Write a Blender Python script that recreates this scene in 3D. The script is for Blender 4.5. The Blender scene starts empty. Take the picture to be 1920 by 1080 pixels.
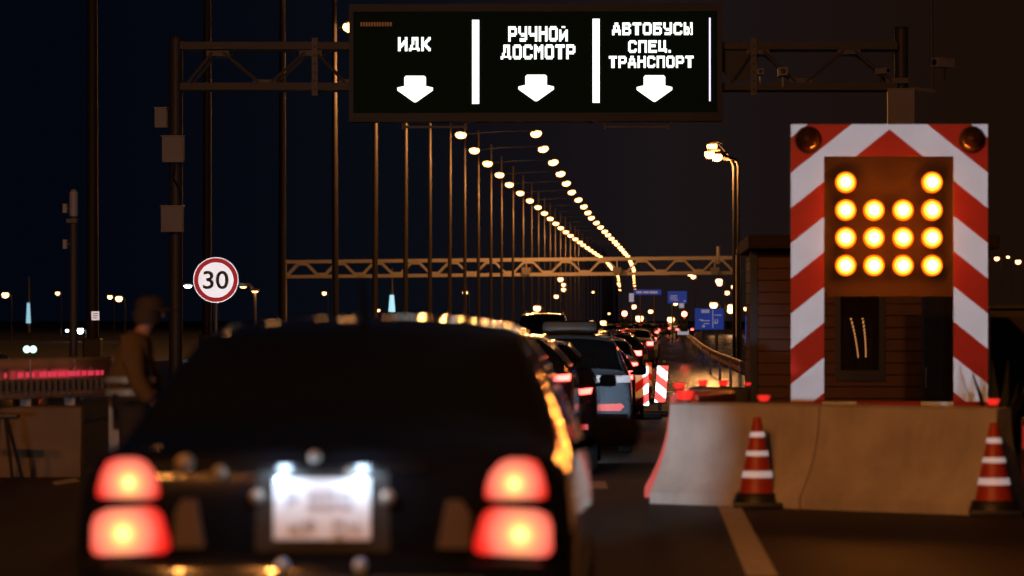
import bpy, bmesh, math, random
from mathutils import Vector, Matrix
random.seed(7)
R = math.radians
S = bpy.context.scene
COL = S.collection

# ------------------------------------------------------------------ camera
F = 6400.0                       # focal length in pixels of a 1920 wide frame
VPX, HOR, CH = 1215.0, 600.0, 1.45
cd = bpy.data.cameras.new("camera"); cam = bpy.data.objects.new("camera", cd); COL.objects.link(cam)
cd.sensor_width = 36.0; cd.lens = F / 1920 * 36.0
cd.clip_start = 0.5; cd.clip_end = 20000
cam.location = (0, 0, CH)
PITCH = math.atan((HOR - 540) / F); YAW = math.atan((VPX - 960) / F)
cam.rotation_euler = (math.pi / 2 + PITCH, 0, YAW)
cd.dof.use_dof = True; cd.dof.focus_distance = 80.0; cd.dof.aperture_fstop = 2.6
S.camera = cam
CR = cam.rotation_euler.to_matrix()

# ------------------------------------------------------------------ world (night sky)
W = bpy.data.worlds.new("World"); S.world = W; W.use_nodes = True
nt = W.node_tree; nt.nodes.clear()
out = nt.nodes.new("ShaderNodeOutputWorld"); bg = nt.nodes.new("ShaderNodeBackground")
sky = nt.nodes.new("ShaderNodeTexSky"); sky.sky_type = 'NISHITA'; sky.sun_disc = False
sky.sun_elevation = R(-8); sky.sun_rotation = R(250); sky.altitude = 0
bg.inputs[1].default_value = 0.05
nt.links.new(sky.outputs[0], bg.inputs[0])
# town glow in the night air: warm low over the road ahead and the right, blue black elsewhere (by real direction)
tc = nt.nodes.new("ShaderNodeTexCoord"); sx = nt.nodes.new("ShaderNodeSeparateXYZ")
nt.links.new(tc.outputs["Generated"], sx.inputs[0])
mr = nt.nodes.new("ShaderNodeMapRange"); mr.inputs[1].default_value = -0.16; mr.inputs[2].default_value = 0.09
nt.links.new(sx.outputs[0], mr.inputs[0])
cr = nt.nodes.new("ShaderNodeValToRGB"); e = cr.color_ramp.elements
e[0].position = 0.0; e[0].color = (0.0010, 0.0021, 0.0052, 1)
e[1].position = 1.0; e[1].color = (0.0120, 0.0050, 0.0026, 1)
m1 = e.new(0.38); m1.color = (0.0036, 0.0044, 0.0080, 1)
m2 = e.new(0.66); m2.color = (0.0125, 0.0085, 0.0095, 1)
nt.links.new(mr.outputs[0], cr.inputs[0])
bg2 = nt.nodes.new("ShaderNodeBackground"); nt.links.new(cr.outputs[0], bg2.inputs[0]); bg2.inputs[1].default_value = 0.8
ad = nt.nodes.new("ShaderNodeAddShader")
nt.links.new(bg.outputs[0], ad.inputs[0]); nt.links.new(bg2.outputs[0], ad.inputs[1]); nt.links.new(ad.outputs[0], out.inputs[0])

S.view_settings.view_transform = 'Standard'; S.view_settings.look = 'None'
S.view_settings.exposure = 0; S.view_settings.gamma = 1
S.cycles.use_denoising = True
S.cycles.sample_clamp_indirect = 4.0; S.cycles.max_bounces = 6
S.cycles.caustics_reflective = False; S.cycles.caustics_refractive = False
S.cycles.blur_glossy = 0.02

def lamp(name, kind, loc, power, col, aim=None, size=60, blend=0.5, soft=0.15):
    d = bpy.data.lights.new(name, kind); d.energy = power; d.color = col
    d.shadow_soft_size = soft
    o = bpy.data.objects.new(name, d); COL.objects.link(o); o.location = loc
    if kind == 'SPOT':
        d.spot_size = R(size); d.spot_blend = blend
        o.rotation_euler = (Vector(aim) - Vector(loc)).to_track_quat('-Z', 'Y').to_euler()
    return o

# ------------------------------------------------------------------ place helpers
def gz(y):
    t = min(1, max(0, (y - 27.5) / 17.0)); t = t * t * (3 - 2 * t)
    return -0.40 * t
def P(px, py, d):
    """the real place seen at a spot of the photograph, d metres down the road"""
    v = CR @ Vector(((px - 960) / F, -(py - 540) / F, -1.0))
    v = v * (d / v.y)
    return Vector((v.x, v.y, v.z + CH))
def G(px, py):
    """the place on the ground seen there"""
    lo, hi = 2.0, 4000.0
    for _ in range(60):
        m = (lo + hi) / 2; p = P(px, py, m)
        if p.z > gz(m): lo = m
        else: hi = m
    return P(px, py, lo)
def X(px, d): return P(px, HOR, d).x
def Z(py, d): return P(VPX, py, d).z

# ------------------------------------------------------------------ materials
MATS = {}
def mat(name, col, rough=0.6, metal=0.0, noise=0.15, scale=6.0, emit=None, es=0.0, bump=0.0, spec=0.5, coat=0.0, rnoise=0.1):
    if name in MATS: return MATS[name]
    m = bpy.data.materials.new(name); m.use_nodes = True; n = m.node_tree; b = n.nodes["Principled BSDF"]
    b.inputs["Roughness"].default_value = rough; b.inputs["Metallic"].default_value = metal
    b.inputs["Specular IOR Level"].default_value = spec; b.inputs["Coat Weight"].default_value = coat
    tc = n.nodes.new("ShaderNodeTexCoord"); nz = n.nodes.new("ShaderNodeTexNoise")
    nz.inputs["Scale"].default_value = scale; nz.inputs["Detail"].default_value = 5
    n.links.new(tc.outputs["Object"], nz.inputs["Vector"])
    mx = n.nodes.new("ShaderNodeMix"); mx.data_type = 'RGBA'
    mx.inputs[6].default_value = tuple(c * (1 - noise) for c in col) + (1,)
    mx.inputs[7].default_value = tuple(min(1, c * (1 + noise)) for c in col) + (1,)
    n.links.new(nz.outputs[0], mx.inputs[0]); n.links.new(mx.outputs[2], b.inputs["Base Color"])
    if rnoise:
        r = n.nodes.new("ShaderNodeMapRange"); r.inputs[3].default_value = max(0.02, rough - rnoise * .5); r.inputs[4].default_value = min(1, rough + rnoise * .5)
        n.links.new(nz.outputs[0], r.inputs[0]); n.links.new(r.outputs[0], b.inputs["Roughness"])
    if bump:
        bp = n.nodes.new("ShaderNodeBump"); bp.inputs["Strength"].default_value = bump; bp.inputs["Distance"].default_value = 0.02
        n.links.new(nz.outputs[0], bp.inputs["Height"]); n.links.new(bp.outputs[0], b.inputs["Normal"])
    if emit:
        b.inputs["Emission Color"].default_value = tuple(emit) + (1,); b.inputs["Emission Strength"].default_value = es
    MATS[name] = m; return m

def retro(name, col, spec_col, gain=1.0, rough=0.24):
    """prismatic road sign sheeting: a painted film whose corner cubes send headlight light back the way it came"""
    if name in MATS: return MATS[name]
    m = mat(name, col, 0.5, noise=0.06, scale=9)
    n = m.node_tree; b = n.nodes["Principled BSDF"]; o = n.nodes["Material Output"]
    g = n.nodes.new("ShaderNodeBsdfAnisotropic"); g.inputs["Roughness"].default_value = rough
    nz = n.nodes.new("ShaderNodeTexNoise"); nz.inputs["Scale"].default_value = 4.0; nz.inputs["Detail"].default_value = 6
    tc = n.nodes.new("ShaderNodeTexCoord"); n.links.new(tc.outputs["Object"], nz.inputs["Vector"])
    mx = n.nodes.new("ShaderNodeMix"); mx.data_type = 'RGBA'
    mx.inputs[6].default_value = tuple(c * .82 * gain for c in spec_col) + (1,); mx.inputs[7].default_value = tuple(c * 1.1 * gain for c in spec_col) + (1,)
    n.links.new(nz.outputs[0], mx.inputs[0]); n.links.new(mx.outputs[2], g.inputs["Color"])
    ge = n.nodes.new("ShaderNodeNewGeometry"); n.links.new(ge.outputs["Incoming"], g.inputs["Normal"])
    a = n.nodes.new("ShaderNodeAddShader"); n.links.new(b.outputs[0], a.inputs[0]); n.links.new(g.outputs[0], a.inputs[1])
    n.links.new(a.outputs[0], o.inputs[0]); return m

def emis(name, col, s):
    if name in MATS: return MATS[name]
    return mat(name, tuple(min(1, c) * .5 for c in col), 0.4, emit=col, es=s)

def lens(name, bulbs, stops, mirror=False, scale=1.0):
    """lamp lens: bright where its bulbs sit behind it, deeper in colour towards the rim (object space)"""
    m = bpy.data.materials.new(name); m.use_nodes = True; n = m.node_tree; b = n.nodes["Principled BSDF"]
    b.inputs["Roughness"].default_value = .15
    tc = n.nodes.new("ShaderNodeTexCoord"); sp = n.nodes.new("ShaderNodeSeparateXYZ"); n.links.new(tc.outputs["Object"], sp.inputs[0])
    ab = n.nodes.new("ShaderNodeMath"); ab.operation = 'ABSOLUTE' if mirror else 'MULTIPLY'; ab.inputs[1].default_value = 1
    n.links.new(sp.outputs[0], ab.inputs[0])
    cb = n.nodes.new("ShaderNodeCombineXYZ"); n.links.new(ab.outputs[0], cb.inputs[0]); n.links.new(sp.outputs[2], cb.inputs[2])
    prev = None
    for bx, bz, rad in bulbs:
        d = n.nodes.new("ShaderNodeVectorMath"); d.operation = 'DISTANCE'; d.inputs[1].default_value = (bx, 0, bz); n.links.new(cb.outputs[0], d.inputs[0])
        k = n.nodes.new("ShaderNodeMath"); k.operation = 'MULTIPLY'; k.inputs[1].default_value = 1 / rad; n.links.new(d.outputs["Value"], k.inputs[0])
        if prev:
            q = n.nodes.new("ShaderNodeMath"); q.operation = 'MINIMUM'; n.links.new(prev.outputs[0], q.inputs[0]); n.links.new(k.outputs[0], q.inputs[1]); prev = q
        else: prev = k
    cr = n.nodes.new("ShaderNodeValToRGB"); el = cr.color_ramp.elements
    for i, (p, c) in enumerate(stops):
        x = el[0] if i == 0 else (el[1] if i == 1 else el.new(p)); x.position = p; x.color = tuple(c) + (1,)
    n.links.new(prev.outputs[0], cr.inputs[0]); n.links.new(cr.outputs[0], b.inputs["Emission Color"]); b.inputs["Emission Strength"].default_value = scale
    b.inputs["Base Color"].default_value = (.25, .02, .02, 1); return m

# ------------------------------------------------------------------ mesh builder
class MB:
    def __init__(s): s.v = []; s.f = []
    def add(s, vs, fs):
        o = len(s.v); s.v += [Vector(v) for v in vs]; s.f += [tuple(i + o for i in f) for f in fs]; return s
    def box(s, c, size, rz=0.0, bev=0.0):
        x, y, z = (k / 2 for k in size); M = Matrix.Rotation(rz, 3, 'Z'); c = Vector(c)
        if bev <= 0:
            vs = [c + M @ Vector((i * x, j * y, k * z)) for k in (-1, 1) for j in (-1, 1) for i in (-1, 1)]
            return s.add(vs, [(0, 2, 3, 1), (4, 5, 7, 6), (0, 1, 5, 4), (2, 6, 7, 3), (0, 4, 6, 2), (1, 3, 7, 5)])
        b = bmesh.new(); bmesh.ops.create_cube(b, size=1)
        for v in b.verts: v.co = Vector((v.co.x * size[0], v.co.y * size[1], v.co.z * size[2]))
        bmesh.ops.bevel(b, geom=b.edges[:], offset=min(bev, min(size) * .45), segments=2, affect='EDGES', profile=.6)
        b.verts.ensure_lookup_table(); b.verts.index_update()
        s.add([c + M @ v.co for v in b.verts], [tuple(v.index for v in f.verts) for f in b.faces]); b.free(); return s
    def tube(s, pts, rad, n=8, caps=True):
        pts = [Vector(p) for p in pts]; rr = rad if isinstance(rad, (list, tuple)) else [rad] * len(pts)
        o = len(s.v); up = None
        for i, p in enumerate(pts):
            t = (pts[min(i + 1, len(pts) - 1)] - pts[max(i - 1, 0)]).normalized()
            a = t.cross(Vector((0, 0, 1)) if abs(t.z) < .95 else Vector((1, 0, 0))).normalized() if up is None else (up - t * up.dot(t)).normalized()
            up = a; b = t.cross(a)
            for k in range(n):
                w = 2 * math.pi * k / n; s.v.append(p + (a * math.cos(w) + b * math.sin(w)) * rr[i])
        for i in range(len(pts) - 1):
            for k in range(n):
                q = (k + 1) % n; s.f.append((o + i * n + k, o + i * n + q, o + (i + 1) * n + q, o + (i + 1) * n + k))
        if caps:
            s.f.append(tuple(o + k for k in range(n))[::-1]); s.f.append(tuple(o + (len(pts) - 1) * n + k for k in range(n)))
        return s
    def bar(s, a, b, w, h):
        a, b = Vector(a), Vector(b); t = (b - a).normalized()
        u = t.cross(Vector((0, 0, 1)) if abs(t.z) < .95 else Vector((0, 1, 0))).normalized(); q = u.cross(t)
        vs = [p + u * (i * w / 2) + q * (k * h / 2) for p in (a, b) for k in (-1, 1) for i in (-1, 1)]
        return s.add(vs, [(0, 2, 3, 1), (4, 5, 7, 6), (0, 1, 5, 4), (2, 6, 7, 3), (0, 4, 6, 2), (1, 3, 7, 5)])
    def plate(s, poly, y0, y1):
        """polygon in x,z given thickness from y0 (front) to y1"""
        n = len(poly); vs = [(x, y0, z) for x, z in poly] + [(x, y1, z) for x, z in poly]
        return s.add(vs, [tuple(range(n)), tuple(range(n, 2 * n))[::-1]] + [(i, i + n, (i + 1) % n + n, (i + 1) % n) for i in range(n)])
    def lathe(s, prof, c=(0, 0, 0), n=20, axis='Z'):
        o = len(s.v); c = Vector(c)
        for r, h in prof:
            for k in range(n):
                w = 2 * math.pi * k / n; a, b = r * math.cos(w), r * math.sin(w)
                s.v.append(c + (Vector((a, b, h)) if axis == 'Z' else Vector((a, h, b)) if axis == 'Y' else Vector((h, a, b))))
        for i in range(len(prof) - 1):
            for k in range(n):
                q = (k + 1) % n; s.f.append((o + i * n + k, o + i * n + q, o + (i + 1) * n + q, o + (i + 1) * n + k))
        return s
    def build(s, name, m, parent=None, smooth=False, local=False, fix=True):
        off = Vector((0, 0, 0)); p = parent
        while p is not None and not local: off += p.location; p = p.parent
        me = bpy.data.meshes.new(name); me.from_pydata([tuple(v - off) for v in s.v], [], s.f)
        if fix:
            b = bmesh.new(); b.from_mesh(me); bmesh.ops.recalc_face_normals(b, faces=b.faces[:]); b.to_mesh(me); b.free()
        if m: me.materials.append(m)
        if smooth:
            me.polygons.foreach_set("use_smooth", [True] * len(me.polygons))
            try: me.set_sharp_from_angle(angle=R(38))
            except Exception: pass
        o = bpy.data.objects.new(name, me); COL.objects.link(o); o.parent = parent; return o

def tag(o, label, cat, group=None, kind=None):
    o["label"] = label; o["category"] = cat
    if group: o["group"] = group
    if kind: o["kind"] = kind
    return o
def thing(name, label, cat, loc=(0, 0, 0), group=None, rz=0.0):
    o = bpy.data.objects.new(name, None); COL.objects.link(o); o.location = loc; o.rotation_euler.z = rz
    o.empty_display_size = .2
    return tag(o, label, cat, group)
def struct(o): o["kind"] = "structure"; return o
def copy_tree(o, parent=None):
    c = o.copy(); COL.objects.link(c); c.parent = parent
    for ch in list(o.children): copy_tree(ch, c)
    return c
ORD = "first second third fourth fifth sixth seventh eighth ninth tenth eleventh twelfth thirteenth fourteenth fifteenth sixteenth seventeenth eighteenth nineteenth twentieth".split()

# shared materials
STEEL = mat("galvanised_steel", (.16, .15, .14), .45, .5, scale=3)
DARKSTEEL = mat("dark_painted_steel", (.06, .058, .055), .5, .2, scale=3)
WHITEBOX = mat("grey_white_enclosure", (.30, .28, .29), .55, scale=4)
BLACK = mat("black_plastic", (.012, .012, .013), .5)
CONC = mat("cast_concrete", (.34, .31, .28), .85, noise=.45, scale=2.6, bump=.4)
def stains(m):
    """water stains and tyre scuffs: tall dark blotches in the concrete itself"""
    n = m.node_tree; b = n.nodes["Principled BSDF"]; src = b.inputs["Base Color"].links[0].from_socket
    tc = n.nodes.new("ShaderNodeTexCoord"); mp = n.nodes.new("ShaderNodeMapping"); mp.inputs["Scale"].default_value = (6, 6, 1.3); nz = n.nodes.new("ShaderNodeTexNoise")
    nz.inputs["Scale"].default_value = 1.0; nz.inputs["Detail"].default_value = 7; nz.inputs["Roughness"].default_value = .7
    n.links.new(tc.outputs["Object"], mp.inputs[0]); n.links.new(mp.outputs[0], nz.inputs["Vector"])
    r = n.nodes.new("ShaderNodeMapRange"); r.inputs[1].default_value = .48; r.inputs[2].default_value = .70; r.inputs[3].default_value = 1; r.inputs[4].default_value = .84
    n.links.new(nz.outputs[0], r.inputs[0]); mx = n.nodes.new("ShaderNodeMix"); mx.data_type = 'RGBA'; mx.blend_type = 'MULTIPLY'; mx.inputs[0].default_value = 1
    n.links.new(src, mx.inputs[6]); n.links.new(r.outputs[0], mx.inputs[7]); n.links.new(mx.outputs[2], b.inputs["Base Color"])
stains(CONC)
SODIUM = emis("sodium_lamp_lens", (1, .42, .13), 8)
SODIUMFAR = emis("far_sodium_lens", (1, .48, .18), 7)
WHITELED = emis("white_led_lens", (.75, .93, 1), 25)

# ================================================================== SETTING
def asphalt():
    m = bpy.data.materials.new("asphalt"); m.use_nodes = True; n = m.node_tree; b = n.nodes["Principled BSDF"]
    tc = n.nodes.new("ShaderNodeTexCoord")
    n1 = n.nodes.new("ShaderNodeTexNoise"); n1.inputs["Scale"].default_value = .35; n1.inputs["Detail"].default_value = 4
    n2 = n.nodes.new("ShaderNodeTexNoise"); n2.inputs["Scale"].default_value = 90; n2.inputs["Detail"].default_value = 3
    mp = n.nodes.new("ShaderNodeMapping"); mp.inputs["Scale"].default_value = (1, .25, 1)
    n.links.new(tc.outputs["Object"], mp.inputs[0]); n.links.new(mp.outputs[0], n1.inputs["Vector"]); n.links.new(tc.outputs["Object"], n2.inputs["Vector"])
    mx = n.nodes.new("ShaderNodeMix"); mx.data_type = 'RGBA'; mx.inputs[6].default_value = (.010, .009, .008, 1); mx.inputs[7].default_value = (.040, .034, .030, 1)
    a = n.nodes.new("ShaderNodeMath"); a.operation = 'ADD'; n.links.new(n1.outputs[0], a.inputs[0])
    k = n.nodes.new("ShaderNodeMath"); k.operation = 'MULTIPLY_ADD'; k.inputs[1].default_value = .7; k.inputs[2].default_value = -.35
    n.links.new(n2.outputs[0], k.inputs[0]); n.links.new(k.outputs[0], a.inputs[1]); n.links.new(a.outputs[0], mx.inputs[0]); n.links.new(mx.outputs[2], b.inputs["Base Color"])
    r = n.nodes.new("ShaderNodeMapRange"); r.inputs[1].default_value = .3; r.inputs[2].default_value = .7; r.inputs[3].default_value = .46; r.inputs[4].default_value = .80
    n.links.new(n1.outputs[0], r.inputs[0]); 
    sp = n.nodes.new("ShaderNodeSeparateXYZ"); n.links.new(tc.outputs["Object"], sp.inputs[0])      # the road is still wet beyond the toll area
    wt = n.nodes.new("ShaderNodeMapRange"); wt.inputs[1].default_value = 62; wt.inputs[2].default_value = 85; wt.inputs[3].default_value = 1; wt.inputs[4].default_value = .36
    n.links.new(sp.outputs[1], wt.inputs[0]); rm = n.nodes.new("ShaderNodeMath"); rm.operation = 'MULTIPLY'
    n.links.new(r.outputs[0], rm.inputs[0]); n.links.new(wt.outputs[0], rm.inputs[1]); n.links.new(rm.outputs[0], b.inputs["Roughness"]); b.inputs["Specular IOR Level"].default_value = .22
    bp = n.nodes.new("ShaderNodeBump"); bp.inputs["Strength"].default_value = .35; bp.inputs["Distance"].default_value = .006
    n.links.new(n2.outputs[0], bp.inputs["Height"]); n.links.new(bp.outputs[0], b.inputs["Normal"])
    return m
ys = [-60, -20, 0, 10] + [20 + i for i in range(0, 32)] + [60, 80, 120, 200, 400, 800, 1500, 2600]
m = MB()
for y in ys:
    m.v += [Vector((-22, y, gz(y))), Vector((16, y, gz(y)))]
m.f = [(2 * i, 2 * i + 1, 2 * i + 3, 2 * i + 2) for i in range(len(ys) - 1)]
struct(m.build("road", asphalt()))
m = MB()
for y in [-650] + ys + [6000]:
    for x in (-4000, -21.9, 15.9, 4000): m.v.append(Vector((x, y, gz(y) - (.08 if abs(x) < 100 else 1.2))))
m.f = [(4 * i + j, 4 * i + j + 1, 4 * i + j + 5, 4 * i + j + 4) for i in range(len(ys) + 1) for j in range(3)]
struct(m.build("ground", mat("dark_earth", (.018, .015, .010), .95, noise=.4, scale=.4)))
PAINT = mat("worn_white_road_paint", (.42, .38, .34), .7, noise=.3, scale=7)
def mark(name, quad):
    pts = [G(*q) for q in quad]; b = MB(); b.v = [Vector((p.x, p.y, gz(p.y) + .005)) for p in pts]; b.f = [(0, 1, 2, 3)]
    return struct(b.build(name, PAINT))
mark("lane_line", [(1345, 948), (1387, 948), (1460, 1082), (1400, 1082)])
mark("edge_line", [(-60, 884), (118, 858), (122, 864), (-60, 897)])
mark("lane_dash", [(96, 905), (140, 897), (152, 903), (104, 911)])
mark("lane_dash", [(1090, 903), (1135, 903), (1140, 917), (1086, 917)])
for k in range(5):
    d0 = 52 + 24 * k
    b = MB(); x0 = .2 + .003 * d0
    b.v = [Vector((x0 + dx, d, gz(d) + .005)) for d, dx in ((d0, 0), (d0, .14), (d0 + 7, .16), (d0 + 7, .02))]; b.f = [(0, 1, 2, 3)]
    struct(b.build("lane_dash", PAINT))

# ================================================================== LAMP MASTS OF THE BRIDGE
def interp(tab, x):
    if x <= tab[0][0]: return tab[0][1]
    for (a, p), (c, q) in zip(tab, tab[1:]):
        if x <= c: return p + (q - p) * (x - a) / (c - a)
    return tab[-1][1]
XL = [(0, -14.6), (165, -14.6), (262, -14.65), (306, -14.85), (368, -14.8), (426, -14.2), (553, -13.7), (686, -12.3), (829, -10.3), (1140, -9.8), (1500, -12.5), (2300, -19)]
XR = [(0, -8.8), (262, -8.8), (365, -8.7), (426, -8.4), (521, -7.7), (629, -6.4), (807, -4.4), (1013, -4.2), (1658, -6.5), (2300, -9)]
LZ = 15.75
MASTM = mat("mast_zinc", (.055, .045, .040), .6, .2, scale=1.5)
def make_mast(label):
    t = thing("lamp_mast", label, "lamp mast", (0, 0, 0), "lamp masts along the bridge road")
    MB().tube([(0, 0, 0), (0, 0, 9), (0, 0, 18.6 - gz(100))], [.17, .15, .10], 10).build("pole", MASTM, t, True, True)
    MB().box((0, 0, .5), (.5, .5, .9), bev=.05).build("base_box", DARKSTEEL, t, local=True)
    MB().tube([(0, 0, LZ + .15), (3, 0, LZ + .42), (6.75, 0, LZ + .55)], [.035, .028, .02], 6).build("arm", mat("mast_arm_black", (.008, .008, .008), .8, spec=.1), t, True, True)
    for x in (.85, 6.75):
        h = MB().box((x, -.1, LZ + .33 if x < 2 else LZ + .42), (.5, .5, .12), bev=.04).build("lamp_head", DARKSTEEL, t, local=True)
        zz = LZ + (.20 if x < 2 else .29)
        ln = MB().lathe([(0.001, -.31), (.15, -.28), (.29, -.18), (.35, -.03), (.31, .11), (.19, .20), (.001, .23)], (x, -.1, zz), 14)
        for v in ln.v: v.x = x + (v.x - x) * 1.25; v.z += (v.x - x) * (.10 if x > 2 else -.02)
        ln.build("lens", SODIUM, h, True, True)
    return t
mast0 = make_mast("")
depths = [94.5 + 24.6 * i for i in range(40)] + [1090, 1130, 1180, 1250, 1340, 1460, 1650]
for i, d in enumerate(depths):
    o = mast0 if i == 0 else copy_tree(mast0)
    xl, xr = interp(XL, d), interp(XR, d)
    o.location = (xl - .85, d, gz(d) * 0 )
    o.location.z = 0
    if i < 20: lab = "%s lamp mast from the left in the row along the bridge, tall grey pole" % ORD[i]
    elif i < 40: lab = "lamp mast far down the row whose lamps merge into a bright line"
    else: lab = "farthest lamp mast where the two rows of lights bend down below the second gantry"
    o["label"] = lab
    sxl = (xr - xl) / 5.9
    if abs(sxl - 1) > .02: o.scale.x = 1 + (sxl - 1)
    o.rotation_euler = (R(random.uniform(-.25, .25)), R(random.uniform(-.2, .2)), R(random.uniform(-1.5, 1.5)))
    if 2 < i < 24: lamp("mast_light", 'POINT', (xl + 2.5, d - .6, LZ - 2.2), 3600, (1, .40, .11), soft=.3)
# the same row runs on behind the viewer; two of these lamps light the toll area
for d in (-3.9, -28.5):
    o = copy_tree(mast0); o.location = (-15.45, d, 0); o["label"] = "lamp mast left of the toll lanes just behind the viewer" if d > -20 else "second lamp mast behind the viewer left of the toll lanes"
    for xx in (.85, 6.75):
        lamp("mast_light", 'POINT', (-15.45 + xx, d - .1, LZ - .1), 13500 if d > -20 else 5000, (1, .33, .065), soft=.25)

for k in range(18):        # the row goes on far behind the viewer and curves away; the cabin window mirrors it
    o = copy_tree(mast0); d = 316 + 18 * k; o.location = (22.6 + 20.5 * (k / 17) ** .95, -d, 0); o.scale.x = .27
    o["label"] = "lamp mast behind the viewer, seen only mirrored in the cabin window"

# ================================================================== SIGN GANTRY WITH LED BOARD
D1 = 75.0
s1 = F / D1
def p1(px, py, dy=0.0):
    q = P(px, py, D1); return Vector((q.x, D1 + dy, q.z))
t = thing("sign_gantry", "dark steel gantry across the lanes carrying the lit lane sign", "gantry", (p1(330, 600).x, D1, gz(D1)))
GM = mat("gantry_steel", (.06, .052, .048), .55, .2, scale=2); GM2 = mat("gantry_brace_steel", (.12, .11, .105), .55, .2, scale=2)
for px, w in ((330, .30), (1690, .30)):
    a = p1(px, 70 if px < 900 else 52)
    m = MB().tube([(a.x, D1, gz(D1)), (a.x, D1, a.z)], w / 2 * 1.0, 14)
    m.lathe([(.001, .0), (.13, 0), (.17, -.05)], (a.x, D1, a.z + .02), 14)
    m.build("pillar", GM, t, True)
for yy in (-.35, .35):
    for py in (88, 164):
        a, b = p1(342, py), p1(1680, py)
        MB().bar((a.x, D1 + yy, a.z), (b.x, D1 + yy, b.z), .14, .16).build("chord", GM, t)
def braces(pxs, name):
    for yy in (-.35, .35):
        m = MB(); hi = Z(98, D1); lo = Z(156, D1)
        for i in range(len(pxs) - 1):
            x0, x1 = p1(pxs[i], 100).x, p1(pxs[i + 1], 100).x; e = .12
            z0, z1 = (lo, hi) if i % 2 == 0 else (hi, lo)
            m.tube([(x0 + e, D1 + yy, z0), (x1 - e, D1 + yy, z1)], .035, 6)
            m.box((x1, D1 + yy + .0, z1 + (.02 if z1 == lo else -.02)), (.5, .03, .12))
        m.build(name, GM2, t)
braces([345, 412, 500, 585, 660], "brace"); braces([1360, 1420, 1500, 1590, 1680], "brace")
for px in (594, 1412):      # bolted flange plates
    a = p1(px, 80); c = p1(px, 176)
    m = MB().box((a.x, D1 - .46, (a.z + c.z) / 2), (.13, .04, a.z - c.z + .14))
    m.build("flange_plate", GM2, t)
    m = MB()
    for k in range(6): m.box((a.x, D1 - .49, c.z + .06 + k * (a.z - c.z) / 6), (.05, .03, .05))
    m.build("bolt_row", BLACK, t)
for px0, px1 in ((758, 876), (1134, 1252)):
    m = MB(); a, b = p1(px0, 222), p1(px1, 240)
    for k in (0, 1): 
        m.box((a.x if k == 0 else b.x, D1 - .42, (a.z + b.z) / 2 + .0), (.05, .05, .32))
    m.box(((a.x + b.x) / 2, D1 - .42, b.z), (b.x - a.x - .05, .06, .05)); m.box(((a.x + b.x) / 2, D1 - .38, a.z - .02), (b.x - a.x - .06, .3, .09))
    m.build("service_step", GM2, t)
for px in (901, 1106):
    a = p1(px, 224); MB().box((a.x, D1 - .45, a.z), (.15, .2, .22), bev=.02).build("hanger_clamp", GM, t)
a = p1(1384, 116); m = MB().lathe([(.0, -.02), (.42, -.02), (.42, .02), (.38, .03)], (a.x, D1 - .2, a.z), 24, 'Y'); 
m.build("round_plate", BLACK, t, True)
a = p1(1748, 170); b = p1(1746, -40)
MB().tube([(a.x, D1, a.z), (b.x, D1, b.z)], .04, 8).build("whip_pole", GM2, t, True)
MB().bar((p1(1700, 170).x, D1, p1(0, 170).z), (a.x + .06, D1, a.z - .01), .06, .08).build("whip_bracket", GM2, t)

def control_box(px0, py0, px1, py1, label, dy=-.32):
    a, b = p1(px0, py0, dy), p1(px1, py1, dy)
    t = thing("control_box", label, "control box", ((a.x + b.x) / 2, D1 + dy, b.z), "white control boxes on the gantry pillars")
    c = (a + b) / 2
    MB().box((c.x, D1 + dy, c.z), (b.x - a.x, .28, a.z - b.z), bev=.012).build("case", WHITEBOX, t)
    MB().box((c.x, D1 + dy - .003, c.z + (a.z - b.z) / 2 + .012), (b.x - a.x + .04, .32, .02)).build("lid", STEEL, t)
    m = MB(); 
    for sxx in (-.4, .4): m.box((c.x + sxx * (b.x - a.x), D1 + dy - .145, b.z + .05), (.02, .015, .03))
    m.build("latch", STEEL, t)
control_box(292, 204, 314, 240, "small white box sticking out left of the gantry pillar", -.05)
control_box(309, 258, 348, 306, "upper of two big white boxes on the left gantry pillar")
control_box(307, 388, 347, 436, "lower of two big white boxes on the left gantry pillar")
control_box(1662, 170, 1712, 238, "white box on the right gantry pillar just above the striped arrow board")
c0 = p1(330, 310, -.2); MB().tube([c0, c0 + Vector((-.03, -.05, -.3)), c0 + Vector((.12, -.06, -.55)), c0 + Vector((.14, -.02, -.8))], .025, 6).build("cable", BLACK, t)

def camera_thing(px, py, d, label, rz=0.0, sc=1.0, dy=-.5):
    a = P(px, py, d); t = thing("traffic_camera", label, "camera", (a.x, d + dy, a.z), "cameras on the gantry", rz)
    MB().box((0, 0, 0), (.16 * sc, .34 * sc, .14 * sc), bev=.02).build("housing", WHITEBOX, t, local=True)
    MB().lathe([(.0, -.004), (.045 * sc, 0), (.05 * sc, .03)], (0, -.18 * sc, 0), 12, 'Y').build("camera_lens", BLACK, t, local=True)
    MB().bar((0, .05, -.06 * sc), (0, .05, -.24 * sc), .04, .04).build("bracket", STEEL, t, local=True)
camera_thing(1424, 138, D1, "square grey camera beside the bolted flange right of the lane sign")
camera_thing(1466, 138, D1, "wide grey camera hung under the right brace of the lane sign gantry", 0, 1.35)
camera_thing(1652, 136, D1, "white camera tucked against the right gantry pillar", .7)
camera_thing(1768, 118, D1, "tilted camera on the thin whip pole at the top right", -.9, 1.5, 0)

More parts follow.
